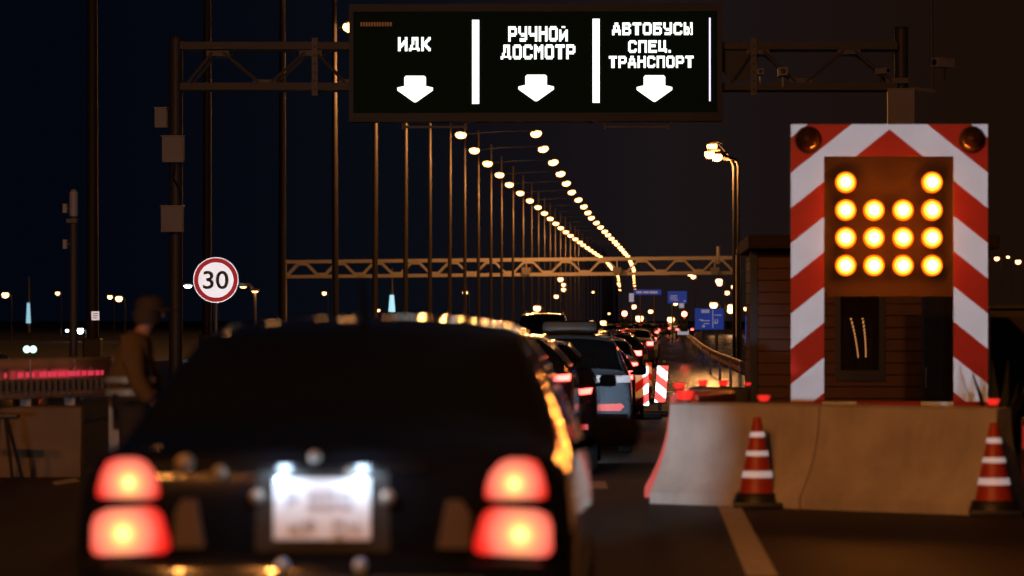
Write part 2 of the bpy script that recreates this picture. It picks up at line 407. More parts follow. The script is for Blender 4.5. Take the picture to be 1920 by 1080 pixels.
# LED sign
LED = emis("white_led_dots", (.93, 1, .93), 2.0)
LEDV = emis("violet_led_dots", (.75, .7, 1), 1.6)
SGM = mat("led_panel_black", (.006, .009, .004), .8, noise=.3, scale=30, spec=.1, emit=(.55, 1, .3), es=.0016)
t = thing("lane_sign", "wide black lit lane sign with white words and three down arrows", "LED sign", tuple(p1(1008, 215, -.62)))
a, b = p1(668, 28), p1(1344, 214)
ys_ = D1 - .62
MB().box(((a.x + b.x) / 2, D1 - .62 + .17, (a.z + b.z) / 2), (b.x - a.x, .34, a.z - b.z)).build("display_panel", SGM, t)
fr = mat("sign_frame", (.05, .052, .055), .6, .1)
m = MB(); A, B = p1(660, 14), p1(1353, 230); fy = D1 - .49
m.box(((A.x + B.x) / 2, fy, (A.z + a.z) / 2 + .004), (B.x - A.x, .5, A.z - a.z)); m.box(((A.x + B.x) / 2, fy, (B.z + b.z) / 2 - .004), (B.x - A.x, .5, b.z - B.z))
m.box(((A.x + a.x) / 2, fy, (a.z + b.z) / 2), (a.x - A.x, .5, a.z - b.z)); m.box(((B.x + b.x) / 2, fy, (a.z + b.z) / 2), (B.x - b.x, .5, a.z - b.z))
m.build("frame", fr, t)
GL = {
'И': "##...## ##...## ##..### ##.#### ####### ####.## ###..## ##...## ##...##",
'Й': "..###.. ....... ##...## ##..### ##.#### ####### ####.## ###..## ##...##",
'Д': "..#####. ..#####. ..##.##. ..##.##. ..##.##. .##..##. .##..##. ######## ##....##",
'К': "##...## ##..### ##.###. #####.. ####... #####.. ##.###. ##..### ##...##",
'Р': "######. ####### ##...## ##...## ####### ######. ##..... ##..... ##.....",
'У': "##...## ##...## ##...## ##...## .###### ..##### .....## .###### .#####.",
'Ч': "##...## ##...## ##...## ##...## ####### .###### .....## .....## .....##",
'Н': "##...## ##...## ##...## ####### ####### ##...## ##...## ##...## ##...##",
'О': ".#####. ####### ##...## ##...## ##...## ##...## ##...## ####### .#####.",
'С': ".#####. ####### ##...## ##..... ##..... ##..... ##...## ####### .#####.",
'М': "##...## ###.### ####### ####### ##.#.## ##...## ##...## ##...## ##...##",
'Т': "####### ####### ..###.. ..###.. ..###.. ..###.. ..###.. ..###.. ..###..",
'А': "..###.. ..###.. .#####. .##.##. .##.##. ####### ####### ##...## ##...##",
'В': "######. ####### ##...## ######. ######. ##...## ##...## ####### ######.",
'Б': "####### ####### ##..... ######. ####### ##...## ##...## ####### ######.",
'Ы': "##...## ##...## ##...## ####.## #####.# ##.##.# ##.##.# #####.# ####.##",
'П': "####### ####### ##...## ##...## ##...## ##...## ##...## ##...## ##...##",
'Е': "####### ####### ##..... ######. ######. ##..... ##..... ####### #######",
'Ц': "##..##. ##..##. ##..##. ##..##. ##..##. ##..##. ####### ####### .....##",
'.': "... ... ... ... ... ... ... ##. ##."}
def words(txt, px0, py0, px1, py1):
    cells = []; x = 0
    for ch in txt:
        g = GL[ch].split(); w = len(g[0])
        for r, row in enumerate(g):
            c = 0
            while c < w:
                if row[c] == '#':
                    e = c
                    while e < w and row[e] == '#': e += 1
                    cells.append((x + c, x + e, r)); c = e
                else: c += 1
        x += w + 1
    W_ = x - 1; m = MB(); A, B = p1(px0, py0), p1(px1, py1); ux = (B.x - A.x) / W_; uz = (A.z - B.z) / 9
    for c, e, r in cells:
        z1 = A.z - r * uz; m.box((A.x + (c + e) / 2 * ux, ys_ - .006, z1 - uz / 2), ((e - c) * ux - .006, .012, uz - .003))
    m.build("lane_text", LED, t)
words("ИДК", 750, 74, 811, 100)
words("РУЧНОЙ", 955, 54, 1066, 82); words("ДОСМОТР", 941, 88, 1080, 115)
words("АВТОБУСЫ", 1148, 47, 1298, 70); words("СПЕЦ.", 1178, 80, 1260, 103); words("ТРАНСПОРТ", 1142, 109, 1300, 131)
for cx, cy in ((782, 0), (1007, -2), (1227, -1)):
    poly = [(-20, 149), (-17, 146), (17, 146), (20, 149), (20, 165), (33, 168), (33, 173), (2, 195), (-2, 195), (-33, 173), (-33, 168), (-20, 165)]
    m = MB(); pts = [p1(cx + x, y + cy) for x, y in poly]
    m.plate([(p.x, p.z) for p in pts], ys_ - .014, ys_ - .002); m.build("down_arrow", LED, t)
for x0, x1, y0, y1, M_ in ((888, 901, 42, 198, LED), (1112, 1125, 40, 196, LED), (1328.5, 1331.5, 38, 193, LEDV)):
    A, B = p1(x0, y0), p1(x1, y1); MB().box(((A.x + B.x) / 2, ys_ - .007, (A.z + B.z) / 2), (B.x - A.x, .012, A.z - B.z)).build("divider_bar", M_, t)
# dim row of unused dots at the upper left of the display
m = MB()
for k in range(12):
    A = p1(682 + k * 5, 50); m.box((A.x, ys_ - .004, A.z), (.04, .008, .09))
m.build("dim_dots", emis("dim_amber_dots", (1, .35, .12), .03), t)

# ================================================================== SPEED SIGN
D3 = 65.0
c = P(405, 525, D3); rad = 43 / (F / D3)
t = thing("speed_sign", "round white speed limit 30 sign with red ring", "road sign", (c.x, D3, gz(D3)))
WR = retro("white_sheeting", (.25, .26, .29), (.93, .97, 1.0)); RR = retro("red_sheeting", (.25, .012, .018), (.30, .010, .018))
def disc(r0, r1, y, M_, name, par, n=48):
    m = MB()
    m.lathe([(r0 if r0 > 0 else .001, y), (r1, y), (r1, y + .004), (r0 if r0 > 0 else .001, y + .004)], (c.x, D3, c.z), n, 'Y'); return m.build(name, M_, par)
disc(0, rad * .775, -.020, WR, "sign_face", t); disc(rad * .78, rad * .955, -.020, RR, "red_ring", t); disc(rad * .96, rad, -.020, WR, "white_rim", t)
disc(0, rad * .99, -.012, STEEL, "backing_plate", t)
MB().tube([(c.x, D3 + .05, gz(D3)), (c.x, D3 + .05, c.z + .3)], .035, 10).build("post", STEEL, t, True)
cu = bpy.data.curves.new("digits", 'FONT'); cu.body = "30"; cu.size = .56; cu.align_x = 'CENTER'; cu.align_y = 'CENTER'; cu.extrude = .002; cu.offset = .006
to = bpy.data.objects.new("digits_curve", cu); COL.objects.link(to)
bpy.context.view_layer.update()
me = bpy.data.meshes.new_from_object(to.evaluated_get(bpy.context.evaluated_depsgraph_get())); bpy.data.objects.remove(to)
xs = [v.co.x for v in me.vertices]; zs = [v.co.y for v in me.vertices]
tw, th = 48 / (F / D3), 34 / (F / D3)
for v in me.vertices:
    x = (v.co.x - (max(xs) + min(xs)) / 2) / (max(xs) - min(xs)) * tw; z = (v.co.y - (max(zs) + min(zs)) / 2) / (max(zs) - min(zs)) * th
    v.co = (x, -.026 - v.co.z, c.z - gz(D3) + z)
me.materials.clear(); me.materials.append(BLACK); o = bpy.data.objects.new("digits", me); COL.objects.link(o); o.parent = t

# ================================================================== SECOND GANTRY
D2 = 400.0
def p2(px, py): q = P(px, py, D2); return Vector((q.x, D2, q.z))
t = thing("sign_gantry", "far orange lit truss gantry spanning the whole road", "gantry", (p2(530, 600).x, D2, gz(D2)))
TM = mat("pale_gantry_paint", (.72, .66, .60), .6, 0, scale=1)
L_, Rr = p2(530, 491), p2(1382, 483)
for a in (L_, Rr):
    for yy in (0, 2.4):
        MB().tube([(a.x, D2 + yy, gz(D2)), (a.x, D2 + yy, a.z + .3)], .22, 8).build("pillar", TM, t)
for zt, off in ((0, 0), (-1.75, 0)):
    for yy in (0, 2.4):
        MB().bar((L_.x, D2 + yy, L_.z + zt), (Rr.x, D2 + yy, Rr.z + zt), .4, .38).build("chord", TM, t)
N = 24
for yy in (0, 2.4):
    m = MB()
    for k in range(N):
        f0, f1 = k / N, (k + 1) / N
        q0, q1 = L_.lerp(Rr, f0), L_.lerp(Rr, f1)
        za, zb = (-1.65, -.1) if k % 2 == 0 else (-.1, -1.65)
        e = .35
        m.bar((q0.x + e, D2 + yy, q0.z + za), (q1.x - e, D2 + yy, q1.z + zb), .16, .2)
        m.box((q1.x, D2 + yy - .08, q1.z + (zb + .12 if zb < -1 else zb - .12)), (1.1, .12, .4))
    m.build("bracing", TM, t)
m = MB(); a = p2(1347, 462); b = p2(1347, 495); m.tube([a, b], .22, 8); m.build("antenna", TM, t)
for px, lab in ((987, "left of three pale sensor boxes hung under the far gantry"), (1157, "middle of three pale sensor boxes under the far gantry beside the lamps"), (1340, "right of three pale sensor boxes hung under the far gantry")):
    a = p2(px, 508); tt = thing("sensor_box", lab, "sensor box", (a.x, D2 - .5, a.z), "sensor boxes under the far gantry")
    MB().plate([(a.x - .5, a.z + .4), (a.x + .5, a.z + .4), (a.x + .55, a.z), (a.x + .3, a.z - .45), (a.x - .3, a.z - .45), (a.x - .55, a.z)], D2 - .9, D2 - .3).build("case", WHITEBOX, tt)
    MB().bar((a.x, D2 - .4, a.z + .4), (a.x, D2 - .4, a.z + 1.5), .12, .12).build("hanger", TM, tt)

# ================================================================== LAMP POST, THIN POST, RIGHT GUARDRAIL
D4 = 140.0
def p4(px, py): q = P(px, py, D4); return q
t = thing("street_lamp", "twin stemmed lamp post right of the lanes with three bright heads", "street lamp", (p4(1380, 600).x, D4, gz(D4)))
a = p4(1377, 300); w = 1 / (F / D4)
m = MB()
for dx in (-4, 4):
    q = p4(1380 + dx, 312); m.tube([(q.x, D4, gz(D4)), (q.x, D4, q.z), (q.x - 5 * w, D4, q.z + 12 * w), (q.x - 30 * w, D4 - .3 * dx, q.z + 20 * w)], .065, 8)
m.build("pole", MASTM, t, True)
for px, py, yy in ((1336, 272, 1.2), (1331, 288, .3), (1344, 295, -.6)):
    q = p4(px, py); h = MB().box((q.x + .16, D4 + yy, q.z + .16), (.55, .3, .1), bev=.03).build("lamp_head", DARKSTEEL, t)
    MB().lathe([(.001, -.2), (.15, -.16), (.21, -.05), (.21, .08)], (q.x, D4 + yy, q.z), 14).build("lens", SODIUM, h, True)
    MB().tube([(q.x + .2, D4 + yy, q.z + .2), (p4(1370, 300).x, D4, p4(1370, 296).z)], .03, 6).build("bracket_arm", MASTM, t)
lamp("street_light", 'POINT', tuple(p4(1334, 300) + Vector((0, -.2, -.2))), 1500, (1, .42, .12), soft=.3)
q = p4(1389, 470)
t = thing("camera_post", "thin bare post with a knob top just right of the lamp post", "post", (q.x, D4 + 2, gz(D4)))
MB().tube([(q.x, D4 + 2, gz(D4)), (q.x, D4 + 2, q.z)], .09, 8).build("post", MASTM, t, True); MB().lathe([(.001, .18), (.14, .1), (.14, -.05), (.1, -.1)], (q.x, D4 + 2, q.z), 10).build("post_cap", WHITEBOX, t, True)

def guardrail(name, label, pts, M_, postM, hgt=.32, red=None, posts=2.0):
    t = thing(name, label, "guardrail", (pts[0][0], pts[0][1], gz(pts[0][1])))
    prof = [(-.02, hgt / 2), (-.06, hgt * .36), (-.06, hgt * .18), (.0, hgt * .05), (.0, -hgt * .05), (-.06, -hgt * .18), (-.06, -hgt * .36), (-.02, -hgt / 2)]
    m = MB(); k = len(prof)
    for p in pts:
        for dy, dz in prof: m.v.append(Vector((p[0] + dy * .3, p[1] + dy, p[2] + dz)))
    for i in range(len(pts) - 1):
        for j in range(k - 1): m.f.append((i * k + j, i * k + j + 1, (i + 1) * k + j + 1, (i + 1) * k + j))
    o = m.build("rail", M_, t, True); md = o.modifiers.new("thick", 'SOLIDIFY'); md.thickness = .012
    for i, p in enumerate(pts):
        MB().box((p[0], p[1] + .06, (p[2] + gz(p[1])) / 2), (.08, .06, p[2] - gz(p[1]) + .1)).build("rail_post", postM, t)
    return t
RAILR = mat("painted_rail", (.34, .26, .22), .55, .1)
pts = []
for px, py in ((1404, 693), (1388, 688), (1370, 680), (1350, 672), (1332, 663), (1318, 653), (1306, 643), (1296, 634), (1288, 626)):
    d = (CH - .28) * F / (py - 600); p = P(px, py, d); pts.append((p.x, p.y, p.z))
guardrail("guardrail", "pale guardrail curving away right of the lanes under the blue sign", pts, RAILR, STEEL, .36)

# ================================================================== LEFT SIDE: BARRIER, GUARDRAILS, POLE, CAR
GALV = mat("worn_galvanised_rail", (.72, .58, .48), .32, .65, noise=.25, scale=5)
def lr(py_l, py_r, n=5, dl=33.3, dr=36.0):
    r = []
    for i in range(n):
        f = i / (n - 1); d = dl + (dr - dl) * f; p = P(-120 + 332 * f, py_l + (py_r - py_l) * f, d); r.append((p.x, p.y, p.z))
    return r
def rail_tube(pts): return pts
def railset():
    t = thing("guardrail", "double galvanised guardrail on the left with a row of red reflections", "guardrail", (lr(0, 0)[0][0], 33.3, gz(34)))
    def wbeam(tab, name):
        m = MB(); prof = [(0, .17), (-.05, .15), (-.085, .11), (-.085, .07), (-.02, .03), (-.015, -.03), (-.085, -.07), (-.085, -.11), (-.05, -.15), (0, -.17)]; k = len(prof)
        for p in tab:
            for dy, dz in prof: m.v.append(Vector((p[0] + dy * .25, p[1] + dy, p[2] + dz)))
        for i in range(len(tab) - 1):
            for j in range(k - 1): m.f.append((i * k + j, i * k + j + 1, (i + 1) * k + j + 1, (i + 1) * k + j))
        o = m.build(name, GALV, t, True); o.modifiers.new("thick", 'SOLIDIFY').thickness = .01
    wbeam(lr(708, 698), "rail")
    # second tier: capped lower rail
    a = lr(744, 735)
    m = MB(); prof = [(0, .05), (-.06, .04), (-.1, 0), (-.06, -.04), (0, -.05)]
    for p in a:
        for dy, dz in prof: m.v.append(Vector((p[0], p[1] + dy, p[2] + dz)))
    for i in range(len(a) - 1):
        for j in range(4): m.f.append((i * 5 + j, i * 5 + j + 1, (i + 1) * 5 + j + 1, (i + 1) * 5 + j))
    o = m.build("lower_rail", GALV, t, True); o.modifiers.new("thick", 'SOLIDIFY').thickness = .01
    mid = lr(727, 718); m = MB()
    for i in range(30):
        f = i / 29; p = Vector(mid[0]).lerp(Vector(mid[-1]), f); m.box((p.x, p.y + .05, p.z), (.16, .03, .12))
    m.build("infill_board", mat("dark_board", (.05, .042, .035), .7), t)
    # glowing red dashes standing in for tail lights reflected in the groove
    b = lr(708, 698); RL = emis("red_glint_glow", (1, .06, .12), .6)
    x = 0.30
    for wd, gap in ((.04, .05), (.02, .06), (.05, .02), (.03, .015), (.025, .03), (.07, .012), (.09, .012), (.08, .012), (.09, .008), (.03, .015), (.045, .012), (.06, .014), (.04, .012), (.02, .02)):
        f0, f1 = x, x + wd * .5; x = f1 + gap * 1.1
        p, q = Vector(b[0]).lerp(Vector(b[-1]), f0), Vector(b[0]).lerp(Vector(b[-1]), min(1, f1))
        p += Vector((0, -.05, .0)); q += Vector((0, -.05, .0)); MB().bar(p, q, .012, .05).build("red_glint", RL, t)
    for i in (0, 1, 2, 3, 4):
        p = b[i]; MB().box((p[0], p[1] + .1, (p[2] + gz(p[1])) / 2 + .05), (.11, .09, p[2] - gz(p[1]) + .2)).build("rail_post", STEEL, t)
    m = MB()
    for tab in (lr(699, 689), a):
        for i in range(9):
            f = i / 8; p = Vector(tab[0]).lerp(Vector(tab[-1]), f); m.box((p.x, p.y - .085, p.z), (.035, .03, .025))
    m.build("bolt_row", BLACK, t)
railset()
def jersey(name, label, cx, cy, ln, rz, zb, h, M_, top=.11, base=.42, grp=None, slot=True):
    t = thing(name, label, "barrier", (cx, cy, zb), grp, rz)
    half = [(base, 0), (base, .085)]
    for k in range(9):
        u = k / 8; half.append((top + .03 + (base - top - .03) * (1 - u) ** 2.1, .085 + (h - .085) * u * .97))
    half += [(top, h)]
    prof = [(-a, b) for a, b in half] + [(a, b) for a, b in half[::-1]]
    k = len(prof); m = MB()
    L2 = ln / 2
    st = [(-L2, .985), (-L2 + .02, 1), (L2 - .02, 1), (L2, .985)]
    for x, sc in st:
        for y, z in prof: m.v.append(Vector((x, y * sc, z * (1 if z < .01 else sc ** .3))))
    for i in range(len(st) - 1):
        for j in range(k - 1): m.f.append((i * k + j, i * k + j + 1, (i + 1) * k + j + 1, (i + 1) * k + j))
    m.f.append(tuple(range(k))); m.f.append(tuple(range((len(st) - 1) * k, len(st) * k)))
    o = m.build("block", M_, t, True, True)
    return t
# low concrete wall block under the rails
q = P(30, 855, 34.5)
jersey("concrete_barrier", "low pale concrete barrier below the guardrails at the left edge", q.x - .55, 34.6, 2.4, .10, gz(34.6), .72, mat("brown_concrete", (.13, .10, .075), .9, noise=.3, scale=3, bump=.3), .2, .34)  # browner, darker tone than the other concrete
q = P(20, 800, 33.2)
t = thing("folding_trestle", "black folding trestle leg leaning against the concrete at the far left", "trestle", (q.x - .1, 33.3, gz(33.3)))
z0 = gz(33.3); zt = Z(788, 33.3)
for dx, dy in ((-.16, 0), (.10, 0), (-.10, .25), (.15, .25)): MB().tube([(q.x + dx - .1, 33.3 + dy, z0), (q.x - .12 + dx * .35, 33.38, zt)], .018, 6).build("leg", BLACK, t)
MB().box((q.x - .16, 33.38, zt + .03), (.42, .12, .05), bev=.02).build("top_bar", BLACK, t)

# short post with cameras on the left
D5 = 58.0
a = P(138, 366, D5)
t = thing("equipment_post", "orange lit short post with small boxes on its left side", "post", (a.x, D5, gz(D5)))
MB().tube([(a.x, D5, gz(D5)), (a.x, D5, a.z - .35)], .07, 12).build("post", MASTM, t, True)
MB().tube([(a.x, D5, a.z - .36), (a.x, D5, a.z + .05), (a.x, D5, a.z + .1)], [.075, .075, .03], 12).build("top_unit", WHITEBOX, t, True)
MB().box((a.x - .02, D5 - .03, Z(413, D5)), (.18, .16, .07)).build("clamp", DARKSTEEL, t)
for py in (391, 458):
    q = P(123, py, D5); MB().box((q.x, D5 - .05, q.z), (.07, .12, .16), bev=.01).build("side_box", WHITEBOX, t); MB().bar((q.x, D5, q.z), (a.x, D5, q.z), .02, .02).build("bracket", DARKSTEEL, t)
q = P(175, 592, 93.9)
t = thing("notice_sign", "tiny white notice plate on the leftmost tall mast", "sign", (q.x, 94.2, q.z))
MB().box((q.x, 94.25, q.z), (.22, .02, .25)).build("plate", retro("white_notice", (.7, .72, .75), (.8, .9, 1)), t)
m = MB()
for k in range(3): m.box((q.x - .01 + .01 * k, 94.236, q.z - .06 + .06 * k), (.13, .006, .018))
m.build("printing", BLACK, t)

# ================================================================== CARS
def cat(p0, p1_, p2_, p3, t):
    return 0.5 * ((2 * p1_) + (-p0 + p2_) * t + (2 * p0 - 5 * p1_ + 4 * p2_ - p3) * t * t + (-p0 + 3 * p1_ - 3 * p2_ + p3) * t * t * t)
GLASS = mat("dark_car_glass", (.004, .005, .006), .04, spec=.6, noise=0, rnoise=0)
TYRE = mat("tyre_rubber", (.018, .018, .018), .85); RIM = mat("alloy_rim", (.4, .4, .42), .35, .9)
TAIL = emis("tail_lamp_red", (1, .07, .05), 9); TAILDIM = emis("reflector_red", (1, .04, .03), .28)
HEADL = emis("car_headlamp", (1, .95, .85), 25)
PLATE = mat("number_plate_white", (.62, .66, .72), .4, noise=.05); PLATEO = mat("grey_number_plate", (.16, .16, .165), .6)  # the other cars get a greyer plate tone
def car(name, label, cat_, W_, secs, win, paint, loc, rz=0.0, group=None, nu=5, nv=3, tails=(), lit=True, plate=None, wheels=(.32, .75, 3.4), mirrors=None, rails=None, glassM=None, handle=None):
    """secs: list of (y, zbottom, zbelt, ztop, half width at belt, half width at roof); win: dict of glass regions in section/profile units"""
    t = thing(name, label, cat_, loc, group, rz)
    def prof(sc):
        y, zb, zl, zt, w, wt = sc; hi = zt - zl
        return [Vector((0, y, zb)), Vector((w * .80, y, zb)), Vector((w * .97, y, zb + .10)), Vector((w, y, zb + (zl - zb) * .55)), Vector((w * .975, y, zl)),
                Vector((wt + (w * .975 - wt) * .50, y, zl + hi * .5)), Vector((wt, y, zt - min(.09, hi * .2))), Vector((wt * .80, y, zt - min(.02, hi * .05))), Vector((0, y, zt + .015))]
    PR = [prof(s_) for s_ in secs]; ns, npp = len(PR), 9
    def pt(u, v):
        iu = min(int(u), ns - 2); fu = u - iu; iv = min(int(v), npp - 2); fv = v - iv
        rows = []
        for k in (-1, 0, 1, 2):
            q = PR[min(max(iu + k, 0), ns - 1)]
            rows.append(cat(q[max(iv - 1, 0)] if iv > 0 else Vector((-q[1].x, q[1].y, q[1].z)), q[iv], q[iv + 1], q[iv + 2] if iv + 2 < npp else Vector((-q[npp - 2].x, q[npp - 2].y, q[npp - 2].z)), fv))
        return cat(*rows, fu)
    us = sorted(set([i / nu for i in range((ns - 1) * nu + 1)] + [u for r in win.values() for q in r for u in q[:2]]))
    vs = sorted(set([i / nv for i in range((npp - 1) * nv + 1)] + [v for r in win.values() for q in r for v in q[2:]]))
    grid = [[pt(u, v) for v in vs] for u in us]
    parts = {}
    def region(u, v):
        for k, r in win.items():
            for q in r:
                if q[0] < u < q[1] and q[2] < v < q[3]: return k
        return "body"
    for i in range(len(us) - 1):
        for j in range(len(vs) - 1):
            k = region((us[i] + us[i + 1]) / 2, (vs[j] + vs[j + 1]) / 2)
            q = [grid[i][j], grid[i][j + 1], grid[i + 1][j + 1], grid[i + 1][j]]
            for sg in (1, -1):
                kk = k if k in ("body", "rear_window", "windscreen") else (k + (":r" if sg > 0 else ":l"))
                mb = parts.setdefault(kk, MB()); vv = [Vector((p.x * sg, p.y, p.z)) for p in q]
                mb.add(vv if sg < 0 else vv[::-1], [(0, 1, 2, 3)])
    for end in (0, -1):   # end caps
        ring = [Vector(p) for p in grid[end]]; ring += [Vector((-p.x, p.y, p.z)) for p in grid[end][-2:0:-1]]
        parts["body"].add(ring, [tuple(range(len(ring)))])
    objs = {}
    for k, mb in parts.items():
        nm = k.split(":")[0]
        o = mb.build(nm, paint if k == "body" else (glassM or GLASS), t, False, True, False)
        b = bmesh.new(); b.from_mesh(o.data); bmesh.ops.remove_doubles(b, verts=b.verts[:], dist=.0008); bmesh.ops.recalc_face_normals(b, faces=b.faces[:]) if k == "body" else None
        b.to_mesh(o.data); b.free(); o.data.polygons.foreach_set("use_smooth", [True] * len(o.data.polygons))
        try: o.data.set_sharp_from_angle(angle=R(50))
        except Exception: pass
        objs[k] = o
    r, y0, y1 = wheels; hw = max(s_[4] for s_ in secs)
    for y in (y0, y1):
        for sg in (1, -1):
            wv = MB().lathe([(r * .62, -.10), (r * .93, -.10), (r, -.06), (r, .06), (r * .93, .10), (r * .62, .10)], (sg * (hw - .105), y, r), 20, 'X').build("wheel", TYRE, t, True, True)
            MB().lathe([(.001, sg * .07), (r * .3, sg * .075), (r * .55, sg * .05), (r * .62, sg * .095)], (sg * (hw - .105), y, r), 16, 'X').build("rim", RIM, wv, True, True)
    for nm, poly, y, th, M_, both in tails:
        for sg in ((1, -1) if both else (1,)):
            MB().plate([(x * sg, z) for x, z in poly], y - th, y + .03).build(nm, M_, t, local=True)
    if plate:
        z, w, h, y = plate; o = MB().box((0, y, z), (w, .012, h)).build("number_plate", PLATEO, t, local=True)
    if mirrors:
        y, z = mirrors
        for sg in (1, -1):
            mm = MB().box((sg * (hw + .10), y, z), (.20, .10, .14), bev=.045); mm.bar((sg * (hw - .04), y + .03, z - .05), (sg * (hw + .05), y + .03, z - .03), .05, .05); mm.build("side_mirror", mat("matte_mirror_shell", (.004, .004, .0045), .9, spec=.08), t, local=True)
    if rails:
        ya, yb, x, z = rails
        for sg in (1, -1): MB().tube([(sg * x, ya, z - .05), (sg * x, ya + .12, z + .03), (sg * x, yb - .12, z + .03), (sg * x, yb, z - .05)], .02, 8).build("roof_rail", mat("chrome_rail", (.75, .75, .75), .22, .9), t, True, True)
    return t, objs

BLACKPAINT = mat("black_car_paint", (.004, .005, .008), .10, spec=.5, noise=0, coat=1.0, rnoise=0.02)
# ---- nearest sedan, rear end at DS
DS = 11.4; sc = F / DS; CX = 604
def s2(px, py): return ((px - CX) / sc, CH - (py - HOR) / sc)
sedan_secs = [
 (0.00, .36, .80, .93, .79, .70), (.03, .27, .84, .995, .82, .73), (.10, .25, .88, 1.02, .840, .745), (.40, .24, .90, 1.035, .85, .755),
 (.66, .24, .905, 1.07, .852, .745), (1.20, .23, .91, 1.345, .855, .665), (1.62, .23, .91, 1.43, .855, .635), (2.20, .23, .90, 1.455, .855, .63), (2.85, .23, .89, 1.40, .855, .635),
 (3.45, .24, .88, 1.06, .85, .72), (4.1, .25, .78, .90, .82, .70), (4.40, .30, .62, .74, .74, .62)]
win = {"rear_window": [(4.18, 5.80, 6.35, 8.0)], "side_window": [(5.0, 6.25, 4.25, 5.75), (6.36, 7.9, 4.25, 5.75)], "windscreen": [(8.1, 8.95, 6.4, 8.0)]}
RED_ST = [(0, (2.6, 2.0, .8)), (.14, (1.8, 1.25, .32)), (.34, (1.25, .48, .20)), (.60, (1.05, .24, .16)), (.84, (.95, .045, .03)), (1.0, (.75, .012, .010))]
LU = lens("upper_tail_lens", [(.645, .905, .118)], RED_ST, True); LLw = lens("lower_tail_lens", [(.665, .735, .148)], RED_ST, True)
up = [s2(*p) for p in ((911, 925), (914, 905), (922, 885), (938, 867), (955, 860), (990, 860), (1008, 866), (1019, 888), (1027, 918), (1026, 932), (1018, 935), (920, 935), (912, 931))]
lo_ = [s2(*p) for p in ((890, 1030), (892, 1010), (905, 968), (914, 957), (930, 951), (1010, 956), (1030, 966), (1037, 985), (1038, 1030), (1030, 1041), (1015, 1043), (900, 1038))]
sedan, so = car("car", "black sedan nearest the viewer with lit red tail lights and bright white plate", "car", .855, sedan_secs, win, BLACKPAINT, (X(CX, DS), DS, 0),
    nu=6, nv=4, wheels=(.31, .95, 3.55), mirrors=(2.95, .98),
    tails=[("tail_light", up, -.004, .03, LU, True), ("tail_light", lo_, -.004, .03, LLw, True)])
def sl(poly, nm, M_, y=-.004, th=.02, par=None): return MB().plate([s2(*p) for p in poly], y - th, y + .03).build(nm, M_, par or sedan, local=True)
DIMREV = mat("clear_reversing_lens", (.07, .05, .04), .45)
sl([(325, 1028), (328, 960), (340, 938), (368, 938), (383, 1028)], "reversing_lamp", DIMREV)
sl([(822, 1028), (838, 938), (868, 938), (885, 965), (882, 1028)], "reversing_lamp", DIMREV)
rc = sl([(478, 1035), (480, 888), (492, 874), (716, 874), (730, 888), (732, 1035)], "plate_recess", BLACK, y=.0, th=.006)
pl = sl([(514, 898), (696, 898), (696, 1012), (514, 1012)], "number_plate", PLATE, y=-.012, th=.008)
PINK = mat("plate_ink", (.48, .52, .60), .5)
def strokes(ch, x, z, w, h, th):
    m = MB()
    seg = {'a': (0, 1, 1, 1), 'b': (1, 1, 1, .5), 'c': (1, .5, 1, 0), 'd': (0, 0, 1, 0), 'e': (0, .5, 0, 0), 'f': (0, 1, 0, .5), 'g': (0, .5, 1, .5)}
    for k in ch:
        a0, b0, a1, b1 = seg[k]; m.bar((x + a0 * w, -.0235, z + b0 * h), (x + a1 * w + 1e-5, -.0235, z + b1 * h), th, .003) if a0 != a1 else m.box((x + a0 * w, -.0235, z + (b0 + b1) / 2 * h), (th, .003, h / 2))
    m.build('plate_character', PINK, pl, local=True)
x0, z0 = s2(540, 950); ww = .026
for k, ch in enumerate(("abefg", "abcdef", "abcdef", "abcdef")): strokes(ch, x0 + k * .055 + (.02 if k else 0), z0, ww, .05, .012)
x0, z0 = s2(545, 1000)
for k, ch in enumerate(("bcefg", "abefg", "abcdef", "bcfg")): strokes(ch, x0 + k * .05 + (.05 if k > 1 else 0), z0, ww, .045, .011)
PLM = emis("plate_lamp_lens", (.55, .8, 1), 14)
for px in (530, 677):
    x, z = s2(px, 899); MB().box((x, -.035, z), (.030, .03, .014), bev=.004).build("plate_lamp", PLM, rc, local=True)
    lx = X(CX, DS) + x
    lamp("plate_light", 'POINT', (lx, DS - .10, z + .03), 1.6, (.60, .82, 1.0), soft=.02)
sl([(420, 872), (800, 872), (806, 880), (800, 884), (420, 884), (414, 880)], "boot_trim", mat("dark_chrome", (.05, .05, .055), .2, .9), y=-.006, th=.014)
bm_ = MB().box((0, .04, .50), (1.60, .20, .30), bev=.07).build("bumper", BLACKPAINT, sedan, True, True)
MB().box((0, -.063, .58), (1.1, .012, .03), bev=.004).build("bumper_strip", mat("dull_blue_trim", (.02, .03, .05), .4, .2), bm_, local=True)
GLINT = mat("glint_disc_grey", (.17, .155, .14), .45, .2)  # pale discs added to stand in for blurred lamp highlights on the boot
for px, py, r in ((345, 870, .030), (412, 886, .023), (590, 857, .020), (482, 932, .024), (728, 934, .026), (657, 888, .018)):
    x, z = s2(px, py); MB().lathe([(.001, -.030), (r * .6, -.028), (r, -.02), (r, .02)], (x, 0, z), 18, 'Y').build("boot_glint" if py < 900 else "plate_glint", GLINT, sedan, True, True)
for px in (532, 678):
    x, z = s2(px, 1060); MB().lathe([(.001, -.026), (.022, -.02), (.024, .02)], (x, -.05, z), 16, 'Y').build("bumper_glint", mat("blue_grey_glint", (.3, .42, .7), .4, .3), sedan, True, True)  # bluish discs added as blurred highlights on the bumper
x, z = s2(1010, 1075); MB().tube([(.55, -.02, .27), (.55, .2, .27)], .03, 12).build("exhaust_pipe", RIM, sedan, True, True)
